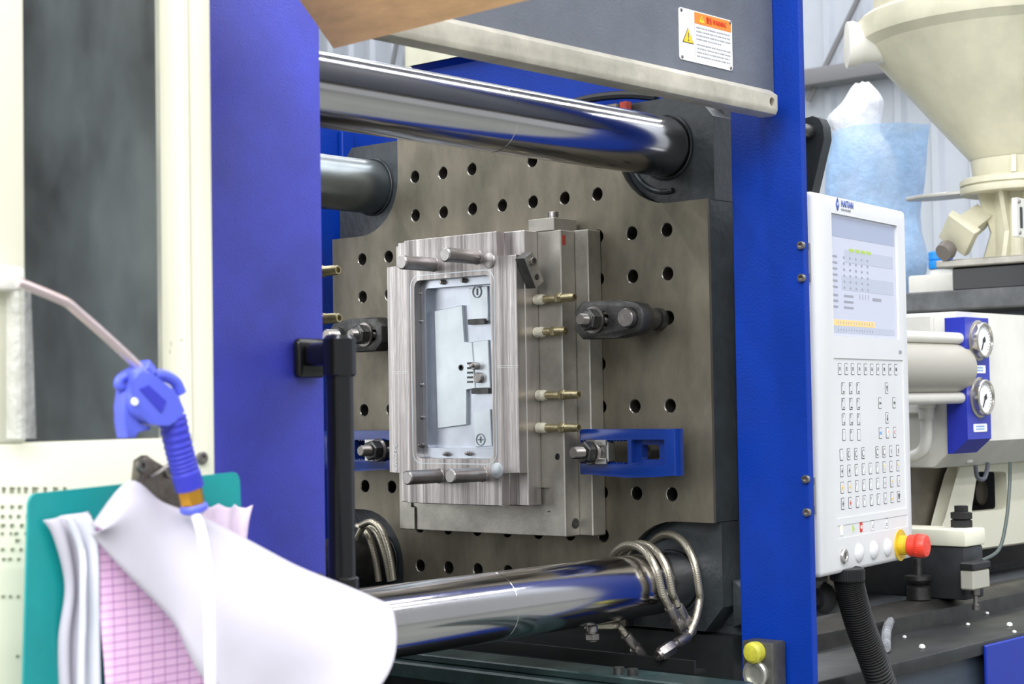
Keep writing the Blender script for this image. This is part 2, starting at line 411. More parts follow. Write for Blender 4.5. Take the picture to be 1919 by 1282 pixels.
# block: cross-shaped front over a base block
mb = MB(); mb.box((MX3, YR, zbt), (MX2-.0002, .15, zt), .0012, 1)
CAVB = mb
F4 = lambda u, v: P(u, v, 'X', MX4)
ya, yb = F4(930, 455).y, F4(757, 470).y; yc = F4(762, 905).y; yd = F4(940, 910).y
z1, z2 = F4(960, 478).z, F4(735, 500).z; z3, z4 = F4(975, 887).z, F4(745, 886).z
front = [(ya, zt), (ya, z1), (YR, z1), (YR, z3), (yd, z3), (yd, zbt), (yc, zbt), (yc, z4), (YL, z4), (YL, z2), (yb, z2), (yb, zt)]
mb = MB(); mb.prism([(MX4, y, z) for y, z in front], (MX3-.0002-MX4, 0, 0), .001, 1)
pa, pb = F4(774, 528), F4(917, 513); pc, pd = F4(783, 858), F4(926, 862)
py0, py1 = (pb.y+pd.y)/2, (pa.y+pc.y)/2; pz1, pz0 = (pa.z+pb.z)/2, (pc.z+pd.z)/2
cyy, czz, pw, ph = (py0+py1)/2, (pz0+pz1)/2, py1-py0, pz1-pz0
def rr(X, y, z, a, b, r, n=5): return [(X, q0, q1) for q0, q1 in rrect(y, z, a, b, r, n)]
q = MB(); q.prism(rr(MX4-.01, cyy, czz, pw, ph, .012), (.0445, 0, 0))
part('cavity_base', cut(CAVB, [q], STEEL2), None, mould)
q = MB(); q.prism(rr(MX4-.01, cyy, czz, pw, ph, .012), (.05, 0, 0))
part('cavity_frame', cut(mb, [q], STEEL2), None, mould)
# engraved seal line round the pocket
mb = MB()
def ring(mb, X, y, z, a, b, r, t, h):
    o = rr(X, y, z, a, b, r); i = rr(X, y, z, a-2*t, b-2*t, max(r-t, .001)); k = len(o)
    vo = [mb.v(p) for p in o]; vi = [mb.v(p) for p in i]
    wo = [mb.v((p[0]+h, p[1], p[2])) for p in o]; wi = [mb.v((p[0]+h, p[1], p[2])) for p in i]
    for j in range(k):
        l = (j+1) % k
        mb.face([vo[j], vo[l], vi[l], vi[j]]); mb.face([vo[j], wo[j], wo[l], vo[l]]); mb.face([vi[j], vi[l], wi[l], wi[j]])
ring(mb, MX4-.0005, cyy, czz, pw+.018, ph+.018, .02, .0016, .0006); part('seal_line', mb, CORE, mould)
# ledge and deep cavity
XL = MX4+.016; XC = XL+.016
ia, ib = P(797, 541, 'X', XL), P(914, 840, 'X', XL)
iy0, iy1, iz0, iz1 = py0+.004, ia.y, ib.z, ia.z
mb = MB(); mb.box((XL, py0-.0005, pz0-.0005), (MX3-.0005, py1+.0005, pz1+.0005))
mb = MB(); mb.prism(rr(XL, cyy, czz, pw-.0006, ph-.0006, .012), (.0183, 0, 0))
q = MB(); q.prism(rr(XL-.01, (iy0+iy1)/2, (iz0+iz1)/2, iy1-iy0, iz1-iz0, .006), (XC-XL+.01, 0, 0))
part('cavity_ledge', cut(mb, [q], mat('ledge_steel', (200, 206, 216), .85, .34, .1, 8)), None, mould)
FC = lambda u, v, d=0: P(u, v, 'X', XC-d)
def core(pix, h, m=CORE, name='cavity_core', bev=.0008):
    mb = MB(); mb.prism([(XC-h, FC(u, v, h).y, FC(u, v, h).z) for u, v in pix], (h-.0002, 0, 0), bev, 1); return part(name, mb, m, mould)
core([(814, 583), (866, 572), (869, 642), (884, 641), (890, 728), (873, 729), (874, 796), (820, 803)], .006)
core([(884, 641), (914, 637), (918, 727), (890, 728)], .004, name='side_core')
core([(878, 541), (913, 536), (914, 585), (914, 601), (884, 604), (884, 598), (880, 560)], .0035, name='corner_core')
core([(886, 770), (918, 767), (921, 836), (890, 838)], .004, name='corner_core')
for (u, v) in ((898, 603), (905, 733)):
    p = FC(u, v); mb = MB(); mb.box((XC-.0085, p.y-.019, p.z-.0045), (XC-.0002, p.y+.019, p.z+.0045), .0006, 1); part('rib_slot', mb, DARKST, mould, 'dark rib slot')
mb = MB()
for k in range(5): p = FC(881, 681+k*8.7, .006); mb.box((XC-.0072, p.y-.006, p.z-.0016), (XC-.0058, p.y+.006, p.z+.0016))
part('vent_slots', mb, DARKST, mould)
for (u, v, cross) in ((894, 547, 0), (901, 824, 1)):
    p = FC(u, v, .004); mb = MB(); mb.lathe([(.0102, 0), (.0102, .0016), (.0088, .0016), (.0088, .0002)], (XC-.0035, p.y, p.z), (-1, 0, 0), 28, cap=False)
    mb.box((XC-.0052, p.y-.001, p.z-.0055), (XC-.0036, p.y+.001, p.z+.0055))
    if cross: mb.box((XC-.0052, p.y-.0055, p.z-.001), (XC-.0036, p.y+.0055, p.z+.001))
    part('polarity_stamp', mb, mat('stamp_grey', (120, 126, 132), .8, .4), mould)
for (u, v, r, L) in ((898, 686, .0062, .016), (903, 708, .0088, .012)):
    p = FC(u, v); mb = MB(); mb.lathe([(r, 0), (r, L-.001), (r-.001, L)], (XC, p.y, p.z), (-1, 0, 0), 24)
    if r < .007: mb.lathe([(.003, L), (.003, L+.006), (.002, L+.007)], (XC, p.y, p.z), (-1, 0, 0), 16)
    part('core_pin', mb, BOLT, mould)
p = FC(864, 689, .006); mb = MB(); mb.lathe([(.0052, 0), (.0052, .0012), (.0035, .0012), (.003, .0002)], (XC-.0058, p.y, p.z), (-1, 0, 0), 20); part('core_pin', mb, DARKST, mould)
for (u, v) in ((783, 551), (784, 603), (784, 662), (786, 722), (787, 783), (789, 835), (836, 851), (878, 850)):
    p = P(u, v, 'X', XL-.004); mb = MB()
    mb.lathe([(.0042, 0), (.0042, .005), (.0026, .0055), (.0026, .011), (.0018, .012)], (XL, p.y, p.z), (-1, 0, 0), 16); part('ejector_pin', mb, BOLT, mould)
for (u, v) in ((828, 527), (868, 522)):
    p = P(u, v, 'X', XL-.004); mb = MB(); mb.lathe([(.0042, 0), (.0042, .005), (.0026, .0055), (.0026, .009)], (XL, p.y, min(p.z, pz1-.005)), (-1, 0, 0), 16); part('ejector_pin', mb, BOLT, mould)
# guide pins
for (tu, tv, bu) in ((752, 488, 812), (833, 474, 893), (762, 895, 822), (843, 892, 903)):
    p = P(bu, tv+(8 if tv < 600 else -3), 'X', MX4); e = PPl(tu, tv, p, V((0, 1, 0)))
    # pin runs straight along -X from its root
    L = min(.105, max(.05, p.x-e.x))
    mb = MB(); mb.lathe([(.0135, -.001), (.0118, .001), (.0118, L-.002), (.0098, L)], p, (-1, 0, 0), 32); part('guide_pin', mb, PINS, mould)
for (u, v) in ((917, 489), (932, 882)):
    p = F4(u, v); mb = MB(); mb.lathe([(.0128, 0), (.0128, .0012), (.0118, .0018)], (MX4, p.y, p.z), (-1, 0, 0), 32); part('guide_bush', mb, CORE if v > 600 else STEEL2, mould)
# locking block: canted dark wedge with cap screw on the block's side
mb = MB(); pl = [P(u, v, 'Y', YR-.001) for u, v in ((990, 473), (1017, 527), (1008, 540), (979, 487))]
pl = [P(u, v, 'Y', YR-.02) for u, v in ((982, 484), (996, 472), (1018, 527), (1004, 540))]
mb.prism(pl, (0, .0195, 0), .0008, 1); lk = part('locking_block', mb, DARKST, mould, 'dark canted locking block')
mb = MB(); mb.prism([p-V((0, .0003, 0)) for p in pl], (0, -.001, 0)); part('ground_face', mb, STEEL3, lk)
def capscrew(p, ax, r, h, parent, name='cap_screw', m=BOLT):
    mb = MB(); mb.lathe([(r, 0), (r, h*.9), (r*.92, h), (r*.55, h), (r*.5, h*.35), (.0001, h*.35)], p, ax, 24, cap=False); return part(name, mb, m, parent)
capscrew(P(996, 490, 'Y', YR-.0213), (0, -1, 0), .007, .006, mould)
capscrew(P(1006, 519, 'Y', YR-.0213), (0, -1, 0), .005, .001, mould, m=DARKST)
capscrew(P(1078, 981, 'Y', -.1896), (0, -1, 0), .0085, .0015, mould, m=DARKST)
capscrew(P(1044, 856, 'Y', -.1896), (0, -1, 0), .0055, .001, mould, m=DARKST)
# top lifting block
a, b = P(990, 432, 'X', MX2), P(1038, 432, 'X', MX2); tz = P(1020, 409, 'X', MX2).z
mb = MB(); mb.box((MX2, b.y, .2187), (-.012, a.y, tz), .001, 1); part('lifting_block', mb, STEEL3, mould)
c = V((MX2+.022, (a.y*.35+b.y*.65), tz)); capscrew(c, (0, 0, 1), .009, .012, mould)
# red paint dab and engraved number
p0 = P(1055, 445, 'Y', -.1896); mb = MB(); mb.box((p0.x-.002, -.1900, p0.z-.012), (p0.x+.006, -.18955, p0.z+.004)); part('red_mark', mb, TAG, mould, 'red paint dab')
p = F4(741, 857); part('engraved_number', text_mesh('8-e20067', .0085, (MX4-.0004, p.y, p.z), (0, 0, -1), (0, -1, 0), WPRINT), None, mould)
# scribed lines on the front
mb = MB()
for (ua, va, ub, vb) in ((932, 686, 972, 684), (735, 697, 764, 695)):
    a, b = F4(ua, va), F4(ub, vb); mb.box((MX4-.0003, a.y, a.z-.0004), (MX4+.001, b.y, a.z+.0004)); mb.box((MX4-.0003, a.y, a.z-.0034), (MX4+.001, b.y, a.z-.0028))
part('scribed_line', mb, WPRINT, mould)
# water nipples
def nipple(parent, base, L, tape=True, m=BRASS):
    """brass hose tail pointing to the operator (-Y)"""
    x, y, z = base
    mb = MB(); mb.lathe([(.0072, 0), (.0068, .004), (.0068, .012)] + [(.0062, .0125), (.0058, L*.55)], base, (0, -1, 0), 24)
    n = part('hose_nipple', mb, m, parent)
    mb = MB(); mb.hexn((x, y-L*.55, z), (x, y-L*.68, z), .0085); part('hex', mb, m, n)
    mb = MB(); pr = [(.0062, L*.68)]
    for k in range(4): pr += [(.0072, L*(.70+.06*k)), (.0062, L*(.755+.06*k))]
    pr += [(.0066, L*.97), (.0058, L), (.0038, L), (.0035, L*.93), (.0001, L*.93)]
    mb.lathe(pr, base, (0, -1, 0), 20, cap=False); part('barb', mb, m, n)
    if tape:
        mb = MB(); mb.lathe([(.0076, .0005), (.0088, .003), (.0083, .008), (.0089, .013), (.008, .018), (.0068, .02)], base, (0, -1, 0), 20); part('thread_tape', mb, TAPE, n)
for (u, v, ue) in ((1003, 562, 1077), (1003, 623, 1060), (1007, 741, 1085), (1007, 802, 1085)):
    p = P(u, v, 'Y', YR); e = P(ue, v-8, 'X', p.x); nipple(mould, p, abs(e.y-p.y))
# moving half behind the door, its nipples poke past the door edge
mv = thing('moving_mould_half', 'moving steel mould half hidden behind the blue door, two brass nipples showing past its edge', 'mould', (-.72, 0, -.25))
mb = MB(); mb.box((-.78, -.16, -.25), (-.60, .16, .2), .002, 1); part('cavity_block', mb, STEEL3, mv)
mb = MB(); mb.box((-.86, -.22, -.27), (-.7805, .22, .22), .002, 1); part('clamp_plate', mb, STEEL3, mv)
for (u, v) in ((634, 506), (636, 596)):
    e = P(u, v, 'X', -.615); L = -.16-e.y; nipple(mv, V((-.615, -.16, e.z)), L, False)
# moving platen further left, hidden behind the door
mb = MB(); mb.box((-1.2, -.43, -.43), (-.862, .43, .43), .01)
bores = MB()
for (y, z) in ((-.338, .3455), (.338, .345), (-.338, -.348), (.338, -.348)): bores.cyl((-1.3, y, z), (-.8, y, z), .0505, n=32)
single('moving_platen', cut(mb, [bores], CAST), None, 'dark grey moving platen carrying the hidden mould half behind the blue door', 'machine platen')
# ------------------------------------------------------------------ clamps
def threads(L, r, p=.0025):
    pr = []; h = 0
    while h < L-.002: pr += [(r, h), (r*.86, h+p*.5)]; h += p
    return pr+[(r, L-.002), (r*.8, L), (.0001, L)]
def black_clamp(label, s, zc, yt, group):
    """forged strap clamp; s=-1 right of the mould, +1 left (mirrored)"""
    fx, bx = -.078, -.0352
    root = thing('strap_clamp', label, 'clamp', (-.04, s*(yt+.08), zc-.03), group)
    yy = lambda d: s*(yt+d)                 # d measured outwards from the tip
    h = .030
    out = [(0, -.014), (.016, -h), (.085, -h), (.118, -.0255)]
    out += [(.118+.020*cos(t), .0255*sin(t)) for t in [radians(-60+20*i) for i in range(7)]]
    out += [(.118, .0255), (.085, h), (.016, h), (0, .014)]
    mb = MB(); mb.prism([(fx, yy(d), zc+z) for d, z in out], (.030, 0, 0), .003, 2)
    q = MB(); sl = rrect(.042, 0, .058, .028, .0138, 6); q.prism([(fx-.02, yy(d), zc+z) for d, z in sl], (.08, 0, 0))
    q.cyl((fx-.02, yy(.112), zc), (fx+.08, yy(.112), zc), .0165, n=28)
    part('strap', cut(mb, [q], DARKST), None, root)
    mb = MB(); mb.box((fx+.0301, yy(.001), zc-.02), (bx-.0002, yy(.012), zc+.02), .002, 1); part('nose', mb, DARKST, root)
    # rounded rim on the slot
    st = yy(.042)
    mb = MB(); mb.lathe([(.0001, 0)]+threads(.085, .0098), (-.03, st, zc), (-1, 0, 0), 22, cap=False); part('stud', mb, mat('stud_steel', (122, 118, 114), .95, .32), root, ang=18)
    mb = MB(); mb.lathe([(.0095, 0), (.0215, .0005), (.0215, .004), (.018, .0045)], (fx-.0002, st, zc), (-1, 0, 0), 28); part('washer', mb, BOLT, root)
    mb = MB(); mb.hexn((fx-.0047, st, zc), (fx-.0225, st, zc), .0178); mb.lathe([(.0135, .0225), (.0105, .0245)], (fx, st, zc), (-1, 0, 0), 20); part('nut', mb, DARKST, root)
    mb = MB(); mb.lathe([(.0160, -.005), (.0160, .034), (.0172, .034), (.0172, .060), (.0128, .060), (.0128, .066), (.0178, .066), (.0182, .078)], (fx, yy(.112), zc), (1, 0, 0), 28); part('heel_screw', mb, DARKST, root)
    mb = MB(); mb.lathe([(.0135, -.013), (.0150, -.011), (.0150, -.004)] if s < 0 else threads(.03, .0125), (fx if s < 0 else fx-.001, yy(.112), zc), (1, 0, 0) if s < 0 else (-1, 0, 0), 24); part('heel_head', mb, BOLT, root)
    return root
zc = P(1110, 600, 'X', -.078).z
ytip = -P(1076, 600, 'X', -.078).y
black_clamp('black forged strap clamp with nut holding the mould at its right side', -1, zc, ytip, 'forged strap clamps')
zc2 = P(690, 627, 'X', -.078).z
black_clamp('black forged strap clamp at the left of the mould, beside the blue door', 1, zc2, ytip, 'forged strap clamps')
def blue_clamp(label, s, pix_top, pix_bot, yt, yo):
    fx = -.062
    zt_, zb_ = pix_top, pix_bot; zm = (zt_+zb_)/2; L = yo-yt
    root = thing('blue_clamp', label, 'clamp', (-.03, s*(yt+yo)/2, zb_), 'blue cast clamps')
    yy = lambda d: s*(yt+d)
    H = (zt_-zb_)
    arch = [(0, 0), (L*.1, 0), (L*.12, 0), (L*.5, -.004), (L*.8, -.002), (L, 0)]
    out = [(d, zb_+dz) for d, dz in arch]+[(d, zt_-dz) for d, dz in reversed([(0, 0), (L*.1, .0), (L*.5, .0), (L*.8, .0), (L, -.0)])]
    mb = MB(); mb.prism([(fx, yy(d), z) for d, z in out], (.0266, 0, 0), .004, 2)
    q = MB()
    def win(d0, d1, z0, z1, depth, r=.004):
        q.prism([(fx-.01, yy(d), z) for d, z in rrect((d0+d1)/2, (z0+z1)/2, d1-d0, z1-z0, r, 4)], (.01+depth, 0, 0))
    win(.004, L*.52, zm-H*.26, zm+H*.26, .1, .003)
    q2 = MB(); qq = q; q = q2; win(L*.56, L*.90, zm-H*.27, zm+H*.27, .012, .003)
    q3 = MB(); q = q3; win(L*.62, L*.80, zm-H*.16, zm+H*.16, .1, .004)
    part('clamp_body', cut(mb, [qq, q2, q3], CLAMPB), None, root)
    # heel down to the platen
    mb = MB(); mb.cyl((fx+.0268, yy(L*.6), zm), (-.0003, yy(L*.6), zm), .010); part('heel', mb, DARKST, root)
    mb = MB()
    for k in range(14):
        d = .006+k*.0062
        if d > L*.5: break
        for z in (zm-H*.26, zm+H*.26): mb.box((fx+.002, yy(d), z-.0022), (fx+.02, yy(d+.003), z+.0022))
    part('rack_teeth', mb, CLAMPB, root, kind='stuff')
    st = yy(.030)
    mb = MB(); mb.box((fx-.004, yy(.022), zm-.0165), (fx+.016, yy(.062), zm+.0165), .002, 1)
    mb.box((fx-.010, yy(.040), zm-.0195), (fx-.0035, yy(.062), zm-.010), .001, 1); mb.box((fx-.010, yy(.040), zm+.010), (fx-.0035, yy(.062), zm+.0195), .001, 1)
    part('slide_block', mb, mat('zinc_plate', (180, 180, 176), .9, .3), root)
    capscrew(V((fx-.004, yy(.052), zm)), (-1, 0, 0), .0028, .001, root, 'screw')
    mb = MB(); mb.lathe([(.0001, 0)]+threads(.083, .0098), (-.03, st, zm), (-1, 0, 0), 22, cap=False); part('stud', mb, mat('stud_steel', (122, 118, 114), .95, .32), root, ang=18)
    mb = MB(); mb.lathe([(.0100, 0), (.0205, .0003), (.021, .003), (.0185, .007)], (fx-.0042, st, zm), (-1, 0, 0), 28); part('washer', mb, BOLT, root)
    mb = MB(); mb.hexn((fx-.0113, st, zm), (fx-.030, st, zm), .0182); part('nut', mb, DARKST, root)
a = P(1085, 848, 'X', -.062); b = P(1264, 848, 'X', -.062)
zt1, zb1 = P(1180, 804, 'X', -.062).z, P(1180, 891, 'X', -.062).z
blue_clamp('blue cast clamp with hex nut at the lower right of the mould', -1, zt1, zb1, -a.y, -b.y)
zt2, zb2 = P(700, 807, 'X', -.062).z, P(700, 880, 'X', -.062).z
blue_clamp('blue cast clamp at the lower left of the mould, half behind the handle', 1, zt2, zb2, -a.y, -b.y)
# ------------------------------------------------------------------ braided hoses
def fitting(parent, a, b, r=.0108):
    """crimped ferrule then swivel nut, from a to b"""
    a, b = V(a), V(b); d = b-a
    mb = MB(); mb.lathe([(r*.7, 0), (r*.82, .002), (r*.82, d.length*.38), (r*.6, d.length*.40), (r*.6, d.length*.5)], a, d, 18); part('ferrule', mb, BOLT, parent)
    mb = MB(); mb.hexn(a+d*.5, a+d*.92, r*1.05); mb.lathe([(r*.8, d.length*.92), (r*.75, d.length), (r*.5, d.length), (r*.45, d.length*.8), (.0001, d.length*.8)], a, d, 20, cap=False); part('swivel_nut', mb, BOLT, parent)
def hose(label, pts, fit0=None, fit1=None, r=.0062, m=BRAID, name='braided_hose', group='braided steel hoses'):
    pts = [V(p) for p in pts]; c = pts[len(pts)//2]
    root = thing(name, label, 'hose', c, group)
    mb = MB(); mb.tube(pts, r, 12, 8); part('hose_body', mb, m, root, ang=80)
    if fit0: fitting(root, pts[0], fit0)
    if fit1: fitting(root, pts[-1], fit1)
def bp(u, v, y): return P(u, v, 'Y', y)
def wrap(us, R_, th0=-25, th1=185):
    """points lying over the lower front bar from behind (th 0) over the top to the front; us = where each is seen"""
    out = []; k = len(us)
    for i, u in enumerate(us):
        t = radians(th0+(th1-th0)*i/(k-1)); y = -.338+R_*cos(t); z = -.348+R_*sin(t); out.append(V((P(u, 1060, 'Y', y).x, y, z)))
    return out
hose('front braided hose looped over the lower chrome bar, its nut hanging nearest', wrap((1150, 1144, 1150, 1176, 1206, 1228, 1240), .064)+[bp(1246, 1122, -.404), bp(1254, 1138, -.404)], None, bp(1279, 1184, -.404))
hose('middle braided hose over the lower chrome bar, between the two others', wrap((1164, 1158, 1166, 1194, 1224, 1248, 1258), .064)+[bp(1264, 1122, -.400), bp(1270, 1136, -.402)], None, bp(1297, 1186, -.402))
hose('rear braided hose with a wide loop at the right end of the lower chrome bar', wrap((1190, 1196, 1216, 1246, 1277, 1300, 1309), .074)+[bp(1311, 1125, -.41), bp(1303, 1162, -.412), bp(1290, 1192, -.41)], None, bp(1232, 1230, -.40))
h0 = bp(1146, 1150, -.335); h0.z = min(h0.z, -.404)
hose('braided hose hanging below the lower chrome bar with an open nut', [h0+V((-.03, .03, .001)), h0, bp(1158, 1172, -.335), bp(1172, 1190, -.34)], None, bp(1207, 1236, -.345), r=.0056)
f0 = bp(1109, 1165, -.34); f0.z = -.3972
root = thing('hanging_fitting', 'small brass swivel nut hanging under the lower chrome bar', 'fitting', f0)
fitting(root, f0, V((f0.x, f0.y, bp(1111, 1202, -.34).z)))
def xp(u, v, x): return P(u, v, 'X', x)
for k, (lab, pp) in enumerate((
    ('left braided hose over the dark lower-left bar, beside the handle', ((652, 1000), (668, 986), (688, 1000), (702, 1040), (710, 1090))),
    ('middle braided hose over the dark lower-left bar', ((668, 1010), (684, 985), (706, 998), (722, 1040), (732, 1090))),
    ('right braided hose over the dark lower-left bar, farthest from the handle', ((676, 985), (697, 978), (716, 996), (730, 1040), (737, 1088))))):
    hose(lab, [xp(u, v, -.06-.02*k) for u, v in pp], r=.0062)
# ------------------------------------------------------------------ right blue post, cover, beam
PX = .02
pyr = P(1511, 640, 'X', PX).y; mb = MB(); mb.box((PX, pyr, -1.1), (PX+.0135, -.462, .95), .002, 1)
post = thing('blue_post', 'tall blue painted steel post left of the control panel', 'machine post', (PX, -.53, -1.1)); part('sheet', mb, BLUE, post)
for (u, v) in ((1503, 460), (1504, 521), (1512, 898), (1514, 960)): capscrew(P(u, v, 'X', PX), (-1, 0, 0), .0062, .006, post, 'post_screw')
CY = -.545
mb = MB(); zb = P(1200, 150, 'Y', CY).z
mb.box((-.93, CY, zb-.0), (PX-.001, CY+.004, .95), .001, 1); mb.box((-.93, CY+.0041, zb), (PX-.001, CY+.03, zb+.004))
single('grey_cover', mb, GREYC, 'dark grey sheet-metal cover at the top carrying the warning sign', 'machine cover')
BY = -.575
bt = P(1445, 165, 'Y', BY).z; bb = P(1445, 214, 'Y', BY).z; bxe = P(1457, 190, 'Y', BY).x; zc = (bt+bb)/2; h = (bt-bb)/2
bm_ = thing('guard_rail', 'pale aluminium channel rail sloping across under the grey cover', 'rail', (-.45, BY, bb))
pr = [(BY+.029, zc-h), (BY+.008, zc-h), (BY+.003, zc-h+.002), (BY, zc-h+.008), (BY, zc+h*.55), (BY+.002, zc+h*.62), (BY+.012, zc+h), (BY+.029, zc+h)]
mb = MB(); mb.prism([(-1.05, y, z) for y, z in pr], (bxe+1.05, 0, 0))
q = MB(); p = P(1447, 191, 'Y', BY); q.cyl((p.x, BY-.02, p.z), (p.x, BY+.02, p.z), .0068, n=24)
part('channel', cut(mb, [q], ALU), None, bm_)
mb = MB(); mb.lathe([(.0062, 0), (.0062, .002), (.004, .004)], (p.x, BY+.0195, p.z), (0, -1, 0), 6); part('rail_bolt', mb, BOLT, bm_)
# warning sign
sg = thing('warning_sign', 'white warning sign plate with orange header on the grey cover', 'sign', P(1322, 130, 'Y', CY))
s0, s1, s2 = P(1271, 10, 'Y', CY), P(1370, 38, 'Y', CY), P(1274, 108, 'Y', CY)
SW, SH = s1.x-s0.x, s0.z-s2.z
sx = lambda a: s0.x+a*SW
sz = lambda b: s0.z-.002-b*SH
SY = CY-.0012
mb = MB(); mb.prism([(x, SY, z) for x, z in rrect(sx(.5), sz(.5), SW, SH, .005)], (0, .0011, 0)); part('plate', mb, WPRINT, sg)
def flat(pts, m, nm, y=SY-.0004, par=sg, th=.0003):
    mb = MB(); mb.prism([(x, y, z) for x, z in pts], (0, th, 0)); return part(nm, mb, m, par)
flat([(sx(.28), sz(.02)), (sx(.98), sz(.02)), (sx(.98), sz(.24)), (sx(.28), sz(.24))], ORANGE, 'header')
flat([(sx(.05), sz(.66)), (sx(.26), sz(.66)), (sx(.155), sz(.36))], PRINT, 'hazard_triangle')
flat([(sx(.068), sz(.647)), (sx(.242), sz(.647)), (sx(.155), sz(.385))], YELP, 'hazard_triangle', SY-.0008)
flat([(sx(.148), sz(.46)), (sx(.162), sz(.46)), (sx(.158), sz(.57)), (sx(.152), sz(.57))], PRINT, 'exclamation_mark', SY-.0012)
flat([(x, z) for x, z in rrect(sx(.155), sz(.605), .0025, .0025, .001)], PRINT, 'exclamation_mark', SY-.0012)
flat([(sx(.365), sz(.20)), (sx(.465), sz(.20)), (sx(.415), sz(.06))], YELP, 'hazard_triangle', SY-.0008)
flat([(sx(.41), sz(.10)), (sx(.42), sz(.10)), (sx(.418), sz(.16)), (sx(.412), sz(.16))], PRINT, 'exclamation_mark', SY-.0012)
part('lettering', text_mesh('警告 WARNING', SH*.10, (sx(.69), SY-.0008, sz(.135)), X_, Z_, REDP, sx=.68), None, sg)
mb = MB()
for k in range(8):
    z = sz(.31+.075*k+(.03 if k > 3 else 0)); x = sx(.31)
    while x < sx(.95 - (.2 if k == 3 else 0)):
        l = random.uniform(.0012, .0045); mb.box((x, SY-.0004, z-.0011), (min(x+l, sx(.96)), SY-.0001, z+.0011)); x += l+random.uniform(.0006, .0016)
part('small_print', mb, GPRINT, sg, kind='stuff')
mb = MB(); mb.box((sx(.277), SY-.0004, sz(.98)), (sx(.281), SY-.0001, sz(.24))); part('divider', mb, GPRINT, sg)
for (a, b) in ((.04, .05), (.96, .05), (.04, .95), (.96, .95)):
    mb = MB(); mb.lathe([(.0028, 0), (.0026, .0009), (.0012, .0014)], (sx(a), SY, sz(b)), (0, -1, 0), 14); part('rivet', mb, BOLT, sg)
# rear blue guards
hx = .285
a, b = P(760, 128, 'X', hx), P(1000, 60, 'X', hx)
mb = MB()
zt_ = a.z; rows = []
prof = [(.0, zt_+.003), (.015, zt_+.006), (.03, zt_-.005), (.035, zt_-.03), (.03, zt_-.30)]
mb.grid([[(hx+dx, yy, z) for dx, z in prof] for yy in (a.y+.0, -.30)])
mb.grid([[(hx+dx+.006, yy, z) for dx, z in prof] for yy in (a.y+.0, -.30)])
mb.box((hx+.0, -.30, zt_-.32), (hx+.042, a.y, zt_-.295))
single('rear_hood', mb, BLUE, 'blue sheet hood with a rolled edge behind the top of the platen', 'machine cover')
mb = MB(); pts = [P(u, v, 'X', .282) for u, v in ((1075, 192), (1110, 184), (1150, 179), (1190, 178), (1230, 182))]
mb.tube(pts, .008, 8, 5); single('black_cable', mb, BLACKR, 'black cable lying along the top edge of the platen', 'cable')
RG = .56
rg = thing('rear_guard', 'bright blue rear guard panel showing left of the platen', 'machine guard', (-.3, RG, -1.1))
mb = MB(); mb.box((-.16, RG, -1.1), (.35, RG+.02, .5), .002, 1); part('panel', mb, BLUE, rg)
e = P(642, 262, 'Y', RG); mb = MB(); mb.box((e.x-.012, RG-.012, -.3), (e.x+.02, RG-.0002, .49), .002, 1); part('seam', mb, BLUE, rg)
# ------------------------------------------------------------------ sliding door with handle
DY = -.6
dxr = (P(607, 640, 'Y', DY)).x; 
door = thing('sliding_door', 'large violet-blue sliding door panel left of the machine opening', 'machine door', (dxr-.25, DY, -1.1))
mb = MB(); mb.box((dxr-.62, DY, -1.1), (dxr, DY+.028, .75), .003, 2); part('door_panel', mb, VIOLET, door); mb = MB(); mb.box((dxr-.6, DY+.0282, -1.0), (dxr-.015, DY+.032, .74)); part('inner_liner', mb, mat('liner_tan', (150, 128, 104), 0, .6), door, 'tan inner liner')
hd = thing('door_handle', 'black tubular pull handle at the edge of the blue door', 'handle', P(575, 1095, 'Y', DY))
def D(u, v, y=DY): return P(u, v, 'Y', y)
def mount(va, vb):
    a, b = D(545, va), D(603, vb); zc = (a.z+b.z)/2; H = a.z-b.z
    mb = MB(); mb.box((a.x, DY-.012, b.z), (b.x-.002, DY-.0002, a.z), .006, 3); part('mount_plate', mb, BLACKP, hd)
    mb = MB(); mb.box((a.x+.006, DY-.055, zc-H*.22), (b.x-.006, DY-.0115, zc+H*.36), .006, 3); part('standoff', mb, BLACKP, hd)
    return zc
mount(634, 709); mount(1078, 1150)
hy = DY-.062
hx_ = P(636, 667, 'Y', hy).x
t0, t1 = P(634, 628, 'Y', hy).z, P(634, 706, 'Y', hy).z
rr_ = abs(P(662, 667, 'Y', hy).x-P(609, 667, 'Y', hy).x)/2*.86
b0 = P(636, 1085, 'Y', hy).z
hxx = (D(545, 667).x+D(603, 667).x)/2+.0
# the arm swings from the plate out to the grip
mb = MB(); a = V((D(580, 665).x, DY-.03, (t0+t1)/2)); b = V((hx_, hy, (t0+t1)/2))
mb = MB(); mb.lathe([(rr_-.002, 0), (rr_, .002), (rr_, t0-t1-.004), (rr_-.004, t0-t1)], (hx_, hy, t1), Z_, 32); part('grip_socket', mb, BLACKP, hd)
mb = MB(); mb.lathe([(rr_*.82, 0), (rr_*.82, t1-b0)], (hx_, hy, b0), Z_, 32); part('grip_tube', mb, BLACKP, hd)
mb = MB(); mb.lathe([(rr_, -.05), (rr_, 0), (rr_-.003, .002)], (hx_, hy, b0), Z_, 32); part('grip_socket', mb, BLACKP, hd)
